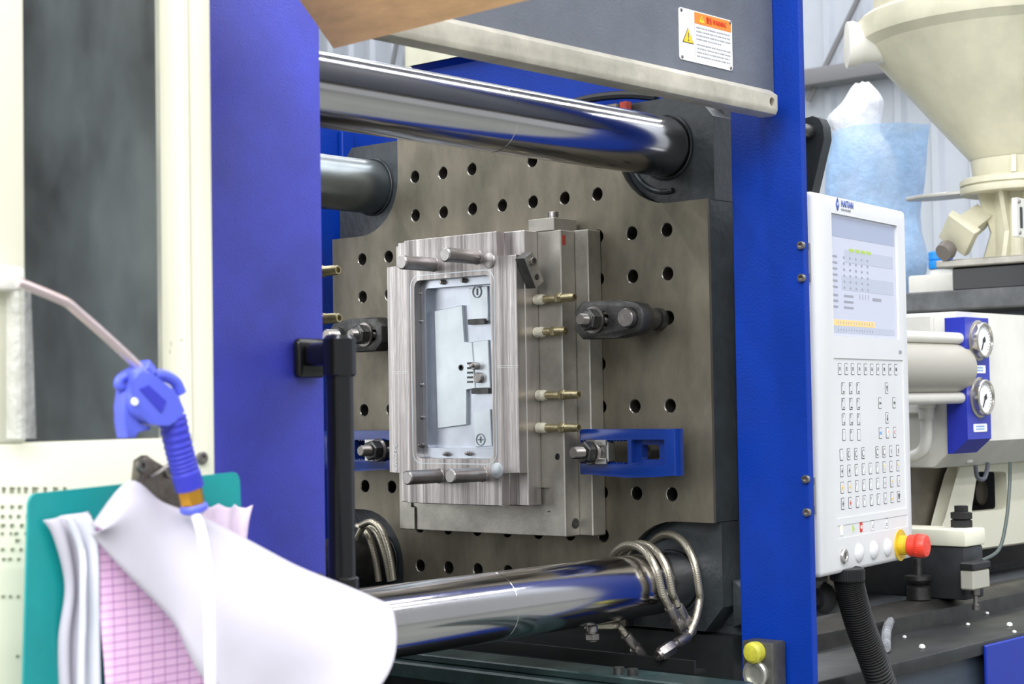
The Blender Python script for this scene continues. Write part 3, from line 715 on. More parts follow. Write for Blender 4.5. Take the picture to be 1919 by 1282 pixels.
# ------------------------------------------------------------------ cream window frame in the foreground
FY = -.75
fr = thing('guard_window', 'cream painted steel guard frame with a dusty window at far left', 'machine guard', (P(150, 825, 'Y', FY).x, FY, -.6))
G = lambda u, v, y=FY: P(u, v, 'Y', y)
xr = G(399, 400).x; xm = G(349, 400).x; xl = G(47, 300).x; zs = G(200, 826).z; x_in = G(311, 400, FY+.02).x
mb = MB(); mb.box((xm, FY, -.6), (xr, FY+.045, .6), .003, 2); mb.box((xl-.14, FY, zs), (xl, FY+.045, .6), .003, 2)
mb.box((xl-.14, FY+.0005, -.6), (xm+.0005, FY+.05, zs), .002, 2)
part('frame', mb, CREAMW, fr)
mb = MB(); mb.tube([(xm+.0015, FY-.0005, zs), (xm+.0015, FY-.0005, .6)], .0022, 8); part('bead', mb, CREAM, fr)
mb = MB(); mb.box((xl+.0003, FY+.036, zs+.0003), (xm-.0003, FY+.040, .6)); part('window_pane', mb, PANE, fr, 'dusty dark acrylic pane')
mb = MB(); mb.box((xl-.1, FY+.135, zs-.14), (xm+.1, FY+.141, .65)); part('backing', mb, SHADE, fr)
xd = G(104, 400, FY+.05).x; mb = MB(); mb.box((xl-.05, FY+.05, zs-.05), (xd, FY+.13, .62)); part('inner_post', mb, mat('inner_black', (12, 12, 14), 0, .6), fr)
capscrew(G(377, 858), (0, -1, 0), .0058, .003, fr, 'frame_bolt')
mb = MB()
rnd = random.Random(3)
for row, (va, hgt, u0, u1) in enumerate(((918, .0052, 4, 150), (950, .003, 2, 70), (968, .003, 2, 74), (985, .003, 2, 75), (1000, .0024, 2, 75), (1013, .0024, 6, 75), (1030, .0024, 2, 72), (1048, .002, 4, 70), (1118, .0018, 3, 64), (1230, .0018, 3, 64))):
    u = u0
    while u < u1:
        w_ = rnd.uniform(6, 13)*(1 if row == 0 else .7); p0, p1 = G(u, va), G(u+w_, va)
        if rnd.random() > .2:
            k = hgt
            mb.box((p0.x, FY-.0003, p0.z-k/2), (p0.x+(p1.x-p0.x)*.25, FY+.001, p0.z+k/2)); mb.box((p0.x, FY-.0003, p0.z+k*.2), (p1.x, FY+.001, p0.z+k*.35)); mb.box((p0.x+(p1.x-p0.x)*.5, FY-.0003, p0.z-k/2), (p0.x+(p1.x-p0.x)*.65, FY+.001, p0.z+k*.4))
        u += w_+rnd.uniform(4, 12)
part('printed_notice', mb, MARK, fr, 'faded printed text on the cream panel', kind='stuff')
# clear sleeve and white latch at the left stile
mb = MB(); rows = []
for t in range(9):
    v = 545+t*(822-545)/8
    rows.append([G(12+(46+10*t/8)*s/6, v, FY-.008-.012*sin(pi*s/6)) for s in range(7)])
mb.grid(rows); single('clear_sleeve', mb, FILMC, 'clear plastic sleeve hanging from the cream frame at the far left edge', 'plastic sleeve')
mb = MB(); a, b = G(-30, 500), G(24, 548); mb.box((a.x, FY-.02, b.z), (b.x, FY-.0002, a.z), .004); single('white_latch', mb, WHITE, 'white block on the left frame edge just above the clear sleeve', 'latch')
# ------------------------------------------------------------------ cardboard overhead
mb = MB(); c0 = P(625, 91, 'Y', -.66); e1 = V((0, -1, .015)).normalized()
a_ = P(540, -30, 'Y', -.66)
n2 = (P(1010, -5, 'X', c0.x)-c0); e2 = (a_-c0)
mb.prism([c0, c0+n2*1.4, c0+n2*1.4+e2*2.2, c0+e2*2.2], (-.003, .002, .006))
single('cardboard_sheet', mb, CARD, 'brown cardboard sheet overhanging at the top, its corner pointing down', 'cardboard')
# ------------------------------------------------------------------ clipboard, papers, air gun
CBY = -.79
mb = MB(); C4 = lambda u, v, y=CBY: P(u, v, 'Y', y)
def roundpoly(pts, r, n=4):
    out = []; k = len(pts)
    for i in range(k):
        a, b, c = V(pts[i-1]), V(pts[i]), V(pts[(i+1) % k]); p0 = b+(a-b).normalized()*r; p1 = b+(c-b).normalized()*r
        for j in range(n+1): t = j/n; out.append((1-t)**2*p0+2*t*(1-t)*b+t*t*p1)
    return out
cb = thing('clipboard', 'teal plastic clipboard hanging on the cream frame under the papers', 'clipboard', C4(250, 1330))
cbp = [C4(54, 926), C4(449, 884), C4(470, 1420), C4(40, 1440)]
mb.prism(roundpoly(cbp, .008), (0, .003, 0), .0006, 1); part('board', mb, TEAL, cb)
mb = MB(); pts = [C4(u, v) for u, v in ((243, 905), (248, 862), (262, 853), (282, 868), (300, 885), (312, 872), (328, 868), (338, 885), (340, 935), (345, 965), (270, 965))]
mb.prism(pts, (0, -.012, 0), .002, 2); part('clip', mb, mat('clip_steel', (150, 140, 132), .9, .35, .3, 50), cb)
for (u, v) in ((264, 873), (316, 884)):
    mb = MB(); mb.lathe([(.0058, 0), (.005, .003), (.0025, .003), (.002, .0008)], C4(u, v, CBY-.012), (0, -1, 0), 18); part('clip_rivet', mb, BOLT, cb)
mb = MB(); mb.tube([C4(283, 895, CBY-.016), C4(298, 885, CBY-.018), C4(316, 872, CBY-.017), C4(330, 872, CBY-.016)], .0018, 8, 4); part('clip_spring', mb, BOLT, cb)
def sheet(name, label, left, right, m, n=10, bulge=None, cat='paper sheet', th=.0004, group=None):
    """ruled sheet between two curves of points"""
    L = spline([V(p) for p in left], 6); R = spline([V(p) for p in right], 6); k = min(len(L), len(R)); rows = []
    for i in range(k):
        row = []
        for j in range(n+1):
            t = j/n; p = L[i]*(1-t)+R[i]*t
            if bulge: p = p+bulge(i/(k-1), t)
            row.append(p)
        rows.append(row)
    mb = MB(); mb.grid(rows); me = mb.mesh(m, 80)
    o = single(name, me, m, label, cat, group, ang=80)
    md = o.modifiers.new('thickness', 'SOLIDIFY'); md.thickness = th; md.offset = 0
    return o
py = CBY-.004
cur = lambda s, t: V((0, -.004*sin(3*pi*t)-.004*sin(5*s), 0))
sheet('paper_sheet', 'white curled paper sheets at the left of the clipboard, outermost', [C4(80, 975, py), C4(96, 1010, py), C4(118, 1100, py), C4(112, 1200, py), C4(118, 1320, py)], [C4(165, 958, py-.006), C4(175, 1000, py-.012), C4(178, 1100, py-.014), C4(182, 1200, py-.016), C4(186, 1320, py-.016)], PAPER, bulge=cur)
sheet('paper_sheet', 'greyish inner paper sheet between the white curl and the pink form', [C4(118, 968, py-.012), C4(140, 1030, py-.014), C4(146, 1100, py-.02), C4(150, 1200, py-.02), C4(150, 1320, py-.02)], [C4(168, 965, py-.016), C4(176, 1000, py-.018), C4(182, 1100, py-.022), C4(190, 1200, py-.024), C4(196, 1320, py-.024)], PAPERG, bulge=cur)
sheet('pink_form', 'pink gridded form sheet under the big white sheet', [C4(172, 985, py-.022), C4(180, 1060, py-.024), C4(188, 1160, py-.026), C4(196, 1250, py-.026), C4(200, 1330, py-.026)], [C4(240, 965, py-.018), C4(320, 1060, py-.02), C4(380, 1160, py-.02), C4(420, 1250, py-.02), C4(430, 1330, py-.02)], PINK)
sheet('pink_form', 'crumpled pink sheet corner sticking out right of the air gun', [C4(372, 948, py-.006), C4(376, 965, py-.006), C4(380, 1040, py-.006)], [C4(470, 950, py-.006), C4(462, 985, py-.008), C4(455, 1050, py-.008)], mat('pale_pink_paper', (226, 206, 226), 0, .8, .1, 30), bulge=lambda s, t: V((0, -.003*sin(14*t), .002*sin(20*t))))
by = lambda t: py-.032-.10*t**1.5
up = [(170, 985), (236, 901), (300, 940), (380, 968), (470, 1012), (560, 1062), (650, 1100), (734, 1136)]
lo = [(174, 1000), (232, 1070), (312, 1158), (345, 1215), (385, 1272), (450, 1330), (560, 1350), (664, 1330)]
upp = [C4(u, v, by(i/7)+(.006 if i == 0 else 0)) for i, (u, v) in enumerate(up)]; loo = [C4(u, v, by(i/7)-.02*(i/7)) for i, (u, v) in enumerate(lo)]
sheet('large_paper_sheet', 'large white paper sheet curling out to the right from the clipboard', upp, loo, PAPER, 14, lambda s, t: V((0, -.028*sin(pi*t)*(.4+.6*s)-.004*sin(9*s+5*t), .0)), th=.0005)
# air gun
GY = -.865
gun = thing('air_blow_gun', 'blue air blow gun hanging head-down beside the window, white hose below', 'blow gun', P(370, 965, 'Y', GY))
g = lambda u, v, y=GY: P(u, v, 'Y', y)
out = [(252, 697), (268, 687), (284, 699), (304, 714), (326, 731), (341, 745), (339, 770), (342, 796), (316, 798), (300, 797), (280, 794), (262, 788), (248, 775), (242, 757), (244, 738), (252, 718)]
mb = MB(); mb.prism([g(u, v, GY-.011) for u, v in out], (0, .022, 0), .004, 3); body = part('gun_body', mb, GUN, gun)
mb = MB(); mb.prism([g(u, v, GY-.0118) for u, v in ((262, 729), (279, 722), (312, 752), (303, 774))], (0, .001, 0)); part('moulded_badge', mb, GUND, body)
mb = MB(); mb.lathe([(.0032, 0), (.0028, .0012)], g(252, 753, GY-.011), (0, -1, 0), 16); part('pivot_pin', mb, TUBEW, body, 'white pivot pin')
mb = MB(); mb.hexn(g(276, 706), g(261, 688), .0098); part('nozzle_collar', mb, GUN, gun)
mb = MB(); mb.tube([g(268, 696), g(210, 641), g(150, 588), g(128, 569), g(108, 559), g(70, 543), g(34, 529)], .0037, 12, 6); part('nozzle_tube', mb, mat('nozzle_steel', (214, 196, 196), .7, .25), gun, 'thin bent steel nozzle tube')
ax = [g(322, 782), g(335, 840), g(346, 880), g(356, 915)]
mb = MB(); R0 = .0115
mb.tube(ax, R0, 20, 26, rf=lambda t: R0*(1-.03*t)+(.0004*sin(t*90) if t < .72 else .0006)); part('grip', mb, GUND, gun, ang=60)
mb = MB(); mb.hexn(g(355, 912), g(363, 948), .0102); part('brass_fitting', mb, mat('bright_brass', (226, 166, 62), .9, .25), gun, 'bright brass hose fitting')
mb = MB(); mb.lathe([(.010, 0), (.0115, .002), (.0115, .005), (.009, .007)], g(362, 945), g(366, 965)-g(362, 945), 22); part('collar', mb, GUN, gun)
mb = MB(); mb.tube([g(318, 782), g(324, 796), g(333, 752), g(339, 738), g(328, 716), g(306, 704), g(287, 704)][3:], .0048, 10, 6); part('hang_loop', mb, GUN, gun)
mb = MB(); mb.tube([g(227, 727), g(222, 722), g(224, 712), g(234, 706), g(246, 712), g(254, 720)], .0038, 10, 5); part('trigger_hook', mb, GUN, gun)
mb = MB(); pl = [(237, 735), (246, 730), (246, 770), (258, 795), (285, 800), (283, 806), (258, 806), (256, 821), (238, 821), (234, 790), (232, 760)]
mb.prism([g(u, v, GY-.007) for u, v in pl], (0, .014, 0), .002, 2); part('trigger', mb, GUN, gun)
mb = MB(); mb.tube([g(365, 960), g(378, 1000, GY-.025), g(387, 1060, GY-.055), g(391, 1140, GY-.075), g(394, 1220, GY-.08), g(394, 1330, GY-.08)], .0042, 12, 6); single('air_hose', mb, TUBEW, 'thin white air hose hanging from the blue blow gun over the paper', 'hose')
# ------------------------------------------------------------------ control panel
ang = radians(7.4)
EX, EY, EZ = V((cos(ang), sin(ang), 0)), V((0, 0, 1)), V((sin(ang), -cos(ang), 0))
PO = P(1532, 720, 'Y', -.574)
PM = Matrix(((EX.x, EY.x, EZ.x, PO.x), (EX.y, EY.y, EZ.y, PO.y), (EX.z, EY.z, EZ.z, PO.z), (0, 0, 0, 1)))
def pl(u, v, wz=0):
    p = PPl(u, v, PO+EZ*wz, EZ)-PO; return p.dot(EX), p.dot(EY)
cp = thing('control_panel', 'pale grey machine control panel with screen, keys and red stop button', 'control panel', PO+V((0, 0, pl(1540, 1085)[1])))
l, t = pl(1529, 362); r_, t2 = pl(1698, 393); l2, b_ = pl(1543, 1086); r2, b2_ = pl(1712, 1043)
T, Bm, Rr = (t+t2)/2, (b_+b2_)/2, (r_+r2)/2
mb = MB(PM); mb.box((0, Bm, -.06), (Rr, T, 0), .008, 3)
sa, sb = pl(1560, 404), pl(1681, 427); sc, sd = pl(1565, 625), pl(1683, 631)
sx0, sx1, sy1, sy0 = (sa[0]+sc[0])/2, (sb[0]+sd[0])/2, (sa[1]+sb[1])/2, (sc[1]+sd[1])/2
q = MB(PM); q.box((sx0-.004, sy0-.004, -.007), (sx1+.004, sy1+.004, .02))
ka, kb = pl(1562, 671), pl(1693, 675); kc, kd = pl(1570, 972), pl(1698, 953)
kx0, kx1, ky1, ky0 = (ka[0]+kc[0])/2, (kb[0]+kd[0])/2, (ka[1]+kb[1])/2, (kc[1]+kd[1])/2
q2 = MB(PM); q2.box((kx0, ky0, -.0015), (kx1, ky1, .02))
na, nb = pl(1556, 368), pl(1688, 392); nc = pl(1556, 394)
q3 = MB(PM); q3.box((na[0], nc[1]-.002, -.0004), (nb[0], (na[1]+nb[1])/2, .02))
la, lb = pl(1569, 981), pl(1700, 960); lc = pl(1569, 1009)
ly1, ly0 = (la[1]+lb[1])/2-.004, (lc[1]+pl(1700, 988)[1])/2
q4 = MB(PM); q4.box((kx0, ly0, -.0008), (kx1+.003, ly1, .02))
part('housing', cut(mb, [q, q2, q3, q4], PANEL), None, cp)
mb = MB(PM); mb.box((-.006, Bm+.004, -.055), (-.0005, T-.002, -.012), .003, 2); part('side_flange', mb, PANEL, cp)
for (va, vb) in ((455, 528), (895, 965)):
    z0, z1 = pl(1524, vb)[1], pl(1524, va)[1]; mb = MB(PM); mb.box((-.010, z0, -.012), (-.0062, z1, -.003), .001, 1); mb.box((-.013, z0+.012, -.011), (-.0102, z1-.012, -.004), .001, 1); part('side_hinge', mb, mat('hinge_grey', (150, 150, 150), .3, .5), cp)
# screen
SCR = mat('lcd_screen', (180, 183, 198), 0, .25, emit=.22)
mb = MB(PM); mb.box((sx0-.0035, sy0-.0035, -.0069), (sx1+.0035, sy1+.0035, -.0045)); scr = part('screen', mb, SCR, cp)
sw, sh = sx1-sx0, sy1-sy0
def scrbox(a0, b0, a1, b1, m, nm='display_block', zz=-.0042):
    mb = MB(PM); mb.box((sx0+a0*sw, sy1-b1*sh, -.0045), (sx0+a1*sw, sy1-b0*sh, zz)); return part(nm, mb, m, scr)
scrbox(0, 0, 1, .17, mat('lcd_header', (150, 158, 180), 0, .25, emit=.14))
scrbox(.2, .27, .97, .38, mat('lcd_band', (168, 174, 188), 0, .25, emit=.18)); scrbox(.15, .50, .97, .62, MATS['lcd_band'])
scrbox(0, .88, .65, .93, mat('lcd_orange', (236, 186, 120), 0, .3, emit=.3)); scrbox(0, .935, .97, .99, MATS['lcd_band'])
for k in range(4): scrbox(.27+.09*k, .255-.0*k, .34+.09*k, .285, mat('lcd_green', (160, 186, 80), 0, .3, emit=.15), 'display_cell', -.004)
mb = MB(PM)
for i in range(6):
    for j in range(5):
        x = sx0+(.18+.09*j)*sw; z = sy1-(.34+.052*i)*sh; mb.box((x, z-.0016, -.0045), (x+.006, z+.0016, -.0040))
    mb.box((sx0+.02*sw, sy1-(.34+.052*i)*sh-.0014, -.0045), (sx0+.09*sw, sy1-(.34+.052*i)*sh+.0014, -.004))
for i in range(3):
    z = sy1-(.67+.05*i)*sh; mb.box((sx0+.02*sw, z-.0016, -.0045), (sx0+.09*sw, z+.0016, -.004)); mb.box((sx0+.18*sw, z-.0016, -.0045), (sx0+.32*sw, z+.0016, -.004))
for j in range(4): x = sx0+(.42+.045*j)*sw; z = sy1-.665*sh; mb.box((x, z-.004, -.0045), (x+.0014, z+.004, -.004))
mb.box((sx0+.62*sw, sy1-.69*sh, -.0045), (sx0+.76*sw, sy1-.665*sh, -.004))
for j in range(14): x = sx0+(.08+.04*j)*sw; mb.box((x, sy1-.915*sh, -.0045), (x+.002, sy1-.892*sh, -.0039)); mb.box((x, sy1-.975*sh, -.0045), (x+.0025, sy1-.955*sh, -.0039))
part('display_text', mb, mat('lcd_grey_text', (150, 152, 164), 0, .4), scr, kind='stuff')
def ptext(s, h, x, y, m, par, zz=.0004, sxx=1, nm='lettering', al='CENTER'):
    o = PO+EX*x+EY*y+EZ*zz; return part(nm, text_mesh(s, h, o, EX, EY, m, sx=sxx, align=al), None, par)
# maker's plate lettering and drop emblem
e = pl(1576, 381.5); ptext('HAITIAN', .0115, e[0], e[1], LOGO, cp, .0001, .78, al='LEFT')
e2_ = pl(1576, 392.5); ptext('PLASTICS MACHINERY', .0034, e2_[0], e2_[1], GPRINT, cp, .0001, .82, al='LEFT')
ex_, ey_ = pl(1569.5, 383)
mb = MB(PM); mb.prism([(ex_+.0062*cos(a), ey_+.0062*sin(a), -.0001) for a in [2*pi*i/20 for i in range(20)]], (0, 0, .0004)); mb.prism([(ex_-.004, ey_+.0062, -.0001), (ex_+.004, ey_+.0062, -.0001), (ex_, ey_+.0115, -.0001)], (0, 0, .0004)); mb.prism([(ex_-.004, ey_-.0062, -.0001), (ex_+.004, ey_-.0062, -.0001), (ex_, ey_-.0105, -.0001)], (0, 0, .0004)); part('emblem', mb, LOGO, cp, 'blue drop emblem')
ptext('H', .0062, ex_, ey_, WPRINT, cp, .0004, nm='emblem')
e = pl(1687, 660); mb = MB(PM); mb.prism([(e[0]-.007, e[1]-.003, 0), (e[0]+.004, e[1]-.003, 0), (e[0]+.008, e[1], 0), (e[0]+.004, e[1]+.003, 0), (e[0]-.007, e[1]+.003, 0)], (0, 0, .0004)); part('emblem', mb, GPRINT, cp)
KZ = -.0015
def key(u, v, w_=.0128, h_=.0185):
    x, y = pl(u, v, KZ); mb = MB(PM); mb.prism([(a, b, KZ+.0001) for a, b in rrect(x, y, w_, h_, .0014, 2)], (0, 0, .0002)); mb.mi = 1
    mb.prism([(a, b, KZ+.0002) for a, b in rrect(x, y, w_-.0024, h_-.0020, .0012, 2)], (0, 0, .0004)); k = part('key', mb, [PRINT, PKEY], cp)
    return k, x, y
KT = KZ+.0008
c2 = lambda x, y: (1490+x/5.573, 650+y/5.573)
c3 = lambda x, y: (1490+x/4.75, 820+y/4.75)
for i, x in enumerate((465, 533, 600, 668, 734, 799, 863, 927, 989, 1051)):
    k, a, b = key(*c2(x, 231+i*.9)); ptext('F%d' % (i+1), .0062, a, b, PRINT, k, KT, .62 if i < 9 else .45, 'legend')
sub = ('ABC', 'DEF', 'GHI', 'JKL', 'MNO', 'PQR', 'STU', 'VWX', 'YZ', '', '', ':')
nums = '789456123-0.'
for r in range(4):
    for c in range(3):
        k, a, b = key(*c2((500, 580, 657)[c]+r*3, (433, 596, 757, 920)[r])); ptext(nums[r*3+c], .005, a-.0032, b+.005, PRINT, k, KT, .8, 'legend')
        if sub[r*3+c]: ptext(sub[r*3+c], .0024, a+.001, b-.0058, PRINT, k, KT, .8, 'legend')
def shape(k, pts, m, a, b, nm='legend', zz=KT):
    mb = MB(PM); mb.prism([(a+x, b+y, zz) for x, y in pts], (0, 0, .0003)); part(nm, mb, m, k)
arrow = [(-.001, -.005), (.001, -.005), (.001, .001), (.0032, .001), (0, .0055), (-.0032, .001), (-.001, .001)]
for (x, y, th) in ((955, 432, 0), (885, 588, 90), (1032, 585, -90), (960, 742, 180)):
    k, a, b = key(*c2(x, y)); q_ = radians(th); f = .8 if abs(th) == 90 else 1
    shape(k, [(f*(px*cos(q_)-pz*sin(q_)), px*sin(q_)+pz*cos(q_)) for px, pz in arrow], PRINT, a, b)
for i, (x, y) in enumerate(((890, 902), (964, 898), (1038, 893))):
    k, a, b = key(*c2(x, y))
    if i == 0: ptext('OK', .005, a, b, PBLUE, k, KT, .8, 'legend')
    elif i == 1: shape(k, [(-.002, -.003), (.003, -.003), (.003, .006), (-.002, .006)], WPRINT, a, b); shape(k, [(.0005, -.001), (.0035, .003), (.0025, .004), (-.0005, 0)], ORANGE, a, b, zz=KT+.0003)
    else: ptext('C', .006, a, b, REDP, k, KT, .8, 'legend')
circ = lambda r, n=14, sx=1: [(r*cos(2*pi*i/n)*sx, r*sin(2*pi*i/n)) for i in range(n)]
for i, (x, y) in enumerate(((483, 1128), (558, 1122), (634, 1118), (709, 1110), (855, 1100), (926, 1097), (998, 1090), (1070, 1082))):
    k, a, b = key(*c2(x, y))
    if i in (1, 2):
        mb = MB(PM); mb.tube([(a+.0034*cos(t), b+.005*sin(t), KT) for t in [radians(60+30*j) for j in range(10)]], .0005, 6); part('legend', mb, PRINT, k)
    elif i in (3, 4, 5): shape(k, circ(.0058, sx=.75), PRINT, a, b); shape(k, circ(.0046, 6, .75), WPRINT, a, b, zz=KT+.0003)
    elif i > 5: shape(k, [(-.003, .005), (.003, .005), (.002, -.005), (0, -.002)], WPRINT, a, b); shape(k, [(0, .005), (.0016, .001), (.0008, -.005), (-.0005, .001)], PRINT, a, b, zz=KT+.0003)
    else: shape(k, circ(.0025), WPRINT, a, b-.002)
yic = [(-.0006, .006), (.0006, .006), (.0008, -.001), (.004, -.0055), (.0028, -.0055), (0, -.002), (-.0028, -.0055), (-.004, -.0055), (-.0008, -.001)]
for row, (xs, y0, y1) in enumerate((((415, 480, 545, 608, 670, 732, 793, 854, 915), 300, 251), ((419, 484, 549, 612, 674, 736, 798, 859, 920), 447, 386), ((424, 490, 555, 617, 680, 742, 803, 863, 921), 590, 525))):
    for i, x in enumerate(xs):
        k, a, b = key(*c3(x, y0+(y1-y0)*i/8))
        if 2 <= i <= 5: shape(k, yic, WPRINT, a, b); shape(k, [(-.003, .004), (-.001, .006), (-.001, .001)], GPRINT, a, b)
        elif i < 2: shape(k, [(-.003, 0), (-.001, .001), (0, .005), (.001, .001), (.003, 0), (.001, -.001), (0, -.005), (-.001, -.001)], (PRINT, YELP, REDP)[row] if i or row == 1 else PRINT, a, b)
        elif row == 0 and i in (6, 8): shape(k, [(-.0035, .001), (.0, .001), (.0, .004), (-.0035, .004)], YELP, a, b); shape(k, [(.0, .001), (.0035, .001), (.0035, .004), (.0, .004)], WPRINT, a, b); shape(k, [(-.001, -.005), (.001, -.005), (.0005, -.002)], GPRINT, a, b)
        elif row == 1 and i > 6: shape(k, [(-.001, .001), (.0035, -.001), (.0035, .002)], YELP, a, b); shape(k, [(-.001, -.005), (.001, -.005), (.0005, -.002)], GPRINT, a, b)
        elif row == 2 and i == 7: shape(k, [(-.0035, -.003), (.0035, -.003), (.0035, -.001), (-.0035, -.001)], YELP, a, b)
        elif row == 2 and i == 8: shape(k, [(-.0035, .005), (.0035, .005), (.0035, 0), (.001, -.005), (-.002, -.003)], PRINT, a, b)
        else: shape(k, [(-.002, 0), (0, .002), (.002, 0), (0, -.004)], GPRINT, a, b)
# label strip icons
icons = ((418, 826), (524, 812), (591, 797), (692, 780), (818, 762))
for i, (x, y) in enumerate(icons):
    a, b = pl(*c3(x, y)); zz = -.0007
    def ic(pts, m, z=zz): 
        mb = MB(PM); mb.prism([(a+px, b+pz, z) for px, pz in pts], (0, 0, .0004)); part('printed_icon', mb, m, cp)
    if i == 1: ic([(-.004, -.007), (.004, 0), (-.004, .007)], GREENP)
    elif i == 2: ic(rrect(0, 0, .010, .016, .001, 2), REDP); ic(circ(.003), WPRINT, zz+.0003)
    else:
        ic(rrect(0, 0, .010, .016, .001, 2), PRINT if i > 2 else WPRINT); ic(rrect(-.0008, -.0004, .0085, .0150, .001, 2), WPRINT, zz+.0003)
        if i == 0: ic([(-.002, 0), (.002, .004), (.003, .006), (0, .004)], YELP, zz+.0006)
        else: ic([(px, pz-.002) for px, pz in circ(.0028)], PRINT, zz+.0006); ic([(px, pz-.002) for px, pz in circ(.0017)], WPRINT, zz+.0009)
def pp3(u, v): a, b = pl(u, v); return PO+EX*a+EY*b
for (x, y) in ((565, 1028), (697, 1003), (820, 978)):
    mb = MB(); mb.lathe([(.0148, 0), (.0145, .002), (.0115, .0045), (.006, .0065), (.0001, .007)], pp3(*c3(x, y)), EZ, 30); part('push_button', mb, PANEL, cp)
c_ = pp3(*c3(427, 1055)); mb = MB(); mb.lathe([(.0118, 0), (.0118, .003), (.0105, .005), (.007, .005), (.0065, .0035), (.0001, .0035)], c_, EZ, 28, cap=False); ks = part('key_switch', mb, mat('switch_chrome', (190, 186, 180), .9, .3), cp)
mb = MB(); mb.box((-.0008, -.005, .0034), (.0008, .005, .0042)); mb.bm.transform(Matrix(((EX.x, EY.x, EZ.x, c_.x), (EX.y, EY.y, EZ.y, c_.y), (EX.z, EY.z, EZ.z, c_.z), (0, 0, 0, 1)))); part('key_slot', mb, PRINT, ks)
c_ = pp3(*c3(935, 958)); es = MB(); es.lathe([(.0265, 0), (.0265, .0015)], c_, EZ, 36); eb = part('stop_button', es, YEL, cp, 'red emergency stop mushroom on a yellow collar')
mb = MB(); mb.lathe([(.0165, .0015), (.0165, .012), (.015, .013), (.015, .02)], c_, EZ, 30); part('collar', mb, YEL, eb)
mb = MB(); mb.lathe([(.017, .016), (.0185, .018), (.0185, .033), (.0195, .034), (.0195, .043), (.0175, .047), (.009, .048), (.0085, .0475), (.0001, .0475)], c_, EZ, 36, cap=False)
for i in range(36):
    a = 2*pi*i/36; d = EX*cos(a)+EY*sin(a); p0 = c_+d*.0192+EZ*.030; mb.tube([p0, p0+EZ*.006], .0009, 5)
part('mushroom', mb, RED, eb)
# conduit under the panel
cd_ = thing('cable_conduit', 'black corrugated cable conduit hanging from under the control panel', 'conduit', P(1640, 1290, 'Y', -.62))
CYD = -.556
pth = [P(1588, 1070, 'Y', CYD), P(1594, 1105, 'Y', CYD), P(1610, 1165, 'Y', CYD), P(1634, 1230, 'Y', CYD), P(1662, 1310, 'Y', CYD)]
sp = spline(pth, 60); 
mb = MB(); N = len(sp); mb.tube(sp, 1, 22, 0, rf=lambda t: .0225+.0016*(1 if int(t*N) % 4 < 2 else -1)); part('corrugated_tube', mb, BLACKR, cd_, ang=60)
mb = MB(); d = (pth[1]-pth[0]).normalized(); mb.lathe([(.026, 0), (.026, .018), (.024, .02)], pth[0]+V((0, 0, .004)), (0, 0, -1), 40)
for i in range(40): a = 2*pi*i/40; mb.box(*(lambda c: ((c.x-.0012, c.y-.0012, c.z), (c.x+.0012, c.y+.0012, c.z+.016)))(pth[0]+V((.026*cos(a), .026*sin(a), -.014))))
part('gland_nut', mb, BLACKR, cd_)
# black lever behind the post
LX = .27
mb = MB(); pts = [P(u, v, 'X', LX) for u, v in ((1490, 240), (1505, 222), (1522, 217), (1536, 222), (1543, 236), (1545, 260), (1520, 365), (1500, 450), (1470, 450))]
lv = thing('black_lever', 'dark steel lever plate sticking out behind the blue post, above the panel', 'lever', P(1500, 450, 'X', LX))
mb.prism(pts, (.024, 0, 0), .001, 1); part('lever_plate', mb, mat('lever_black', (48, 52, 54), .3, .45, .2, 30), lv)
p = P(1517, 247, 'X', LX); mb = MB(); mb.lathe([(.012, 0), (.012, .02), (.008, .026)], p, (-1, 0, 0), 20); part('pivot_stub', mb, DARKST, lv)
mb = MB(); p = P(1541, 1120, 'X', .18); mb.lathe([(.001, -.028), (.018, -.022), (.026, 0), (.018, .022), (.001, .028)], p, (1, 0, 0), 24); mb.cyl(p, (PX+.0137, p.y, p.z), .012); single('rubber_bumper', mb, BLACKR, 'round black rubber bumper behind the blue post under the control panel', 'bumper')
# stop block with yellow cap
sbx = thing('stop_block', 'dark steel stop block at the foot of the blue post', 'stop block', P(1420, 1300, 'X', -.02))
a, b = P(1390, 1200, 'X', -.02), P(1448, 1200, 'X', -.02)
mb = MB(); mb.box((-.02, b.y, a.z-.3), (.016, a.y, a.z), .003, 2); part('block', mb, mat('block_steel', (96, 96, 90), .6, .45, .3, 30, .2, 120), sbx)
c_ = P(1418, 1263, 'X', -.02); mb = MB(); mb.lathe([(.021, -.004), (.0215, .006), (.019, .009), (.0145, .009), (.013, .003), (.0001, .003)], c_, (-1, 0, 0), 32, cap=False); part('socket_head', mb, mat('bright_screw', (190, 190, 180), .8, .3), sbx)
c_ = P(1418, 1222, 'X', -.02); mb = MB(); mb.lathe([(.016, 0), (.0165, .006), (.0158, .013), (.012, .017), (.006, .018), (.0001, .0185)], c_, (-1, 0, 0), 28); single('yellow_cap', mb, YCAP, 'grubby yellow plastic cap plugged into the stop block', 'cap')
mb = MB(); c_ = P(1415, 1235, 'X', .03); mb.lathe([(.05, 0), (.05, .02)], (.018, c_.y, c_.z), (-1, 0, 0), 40)
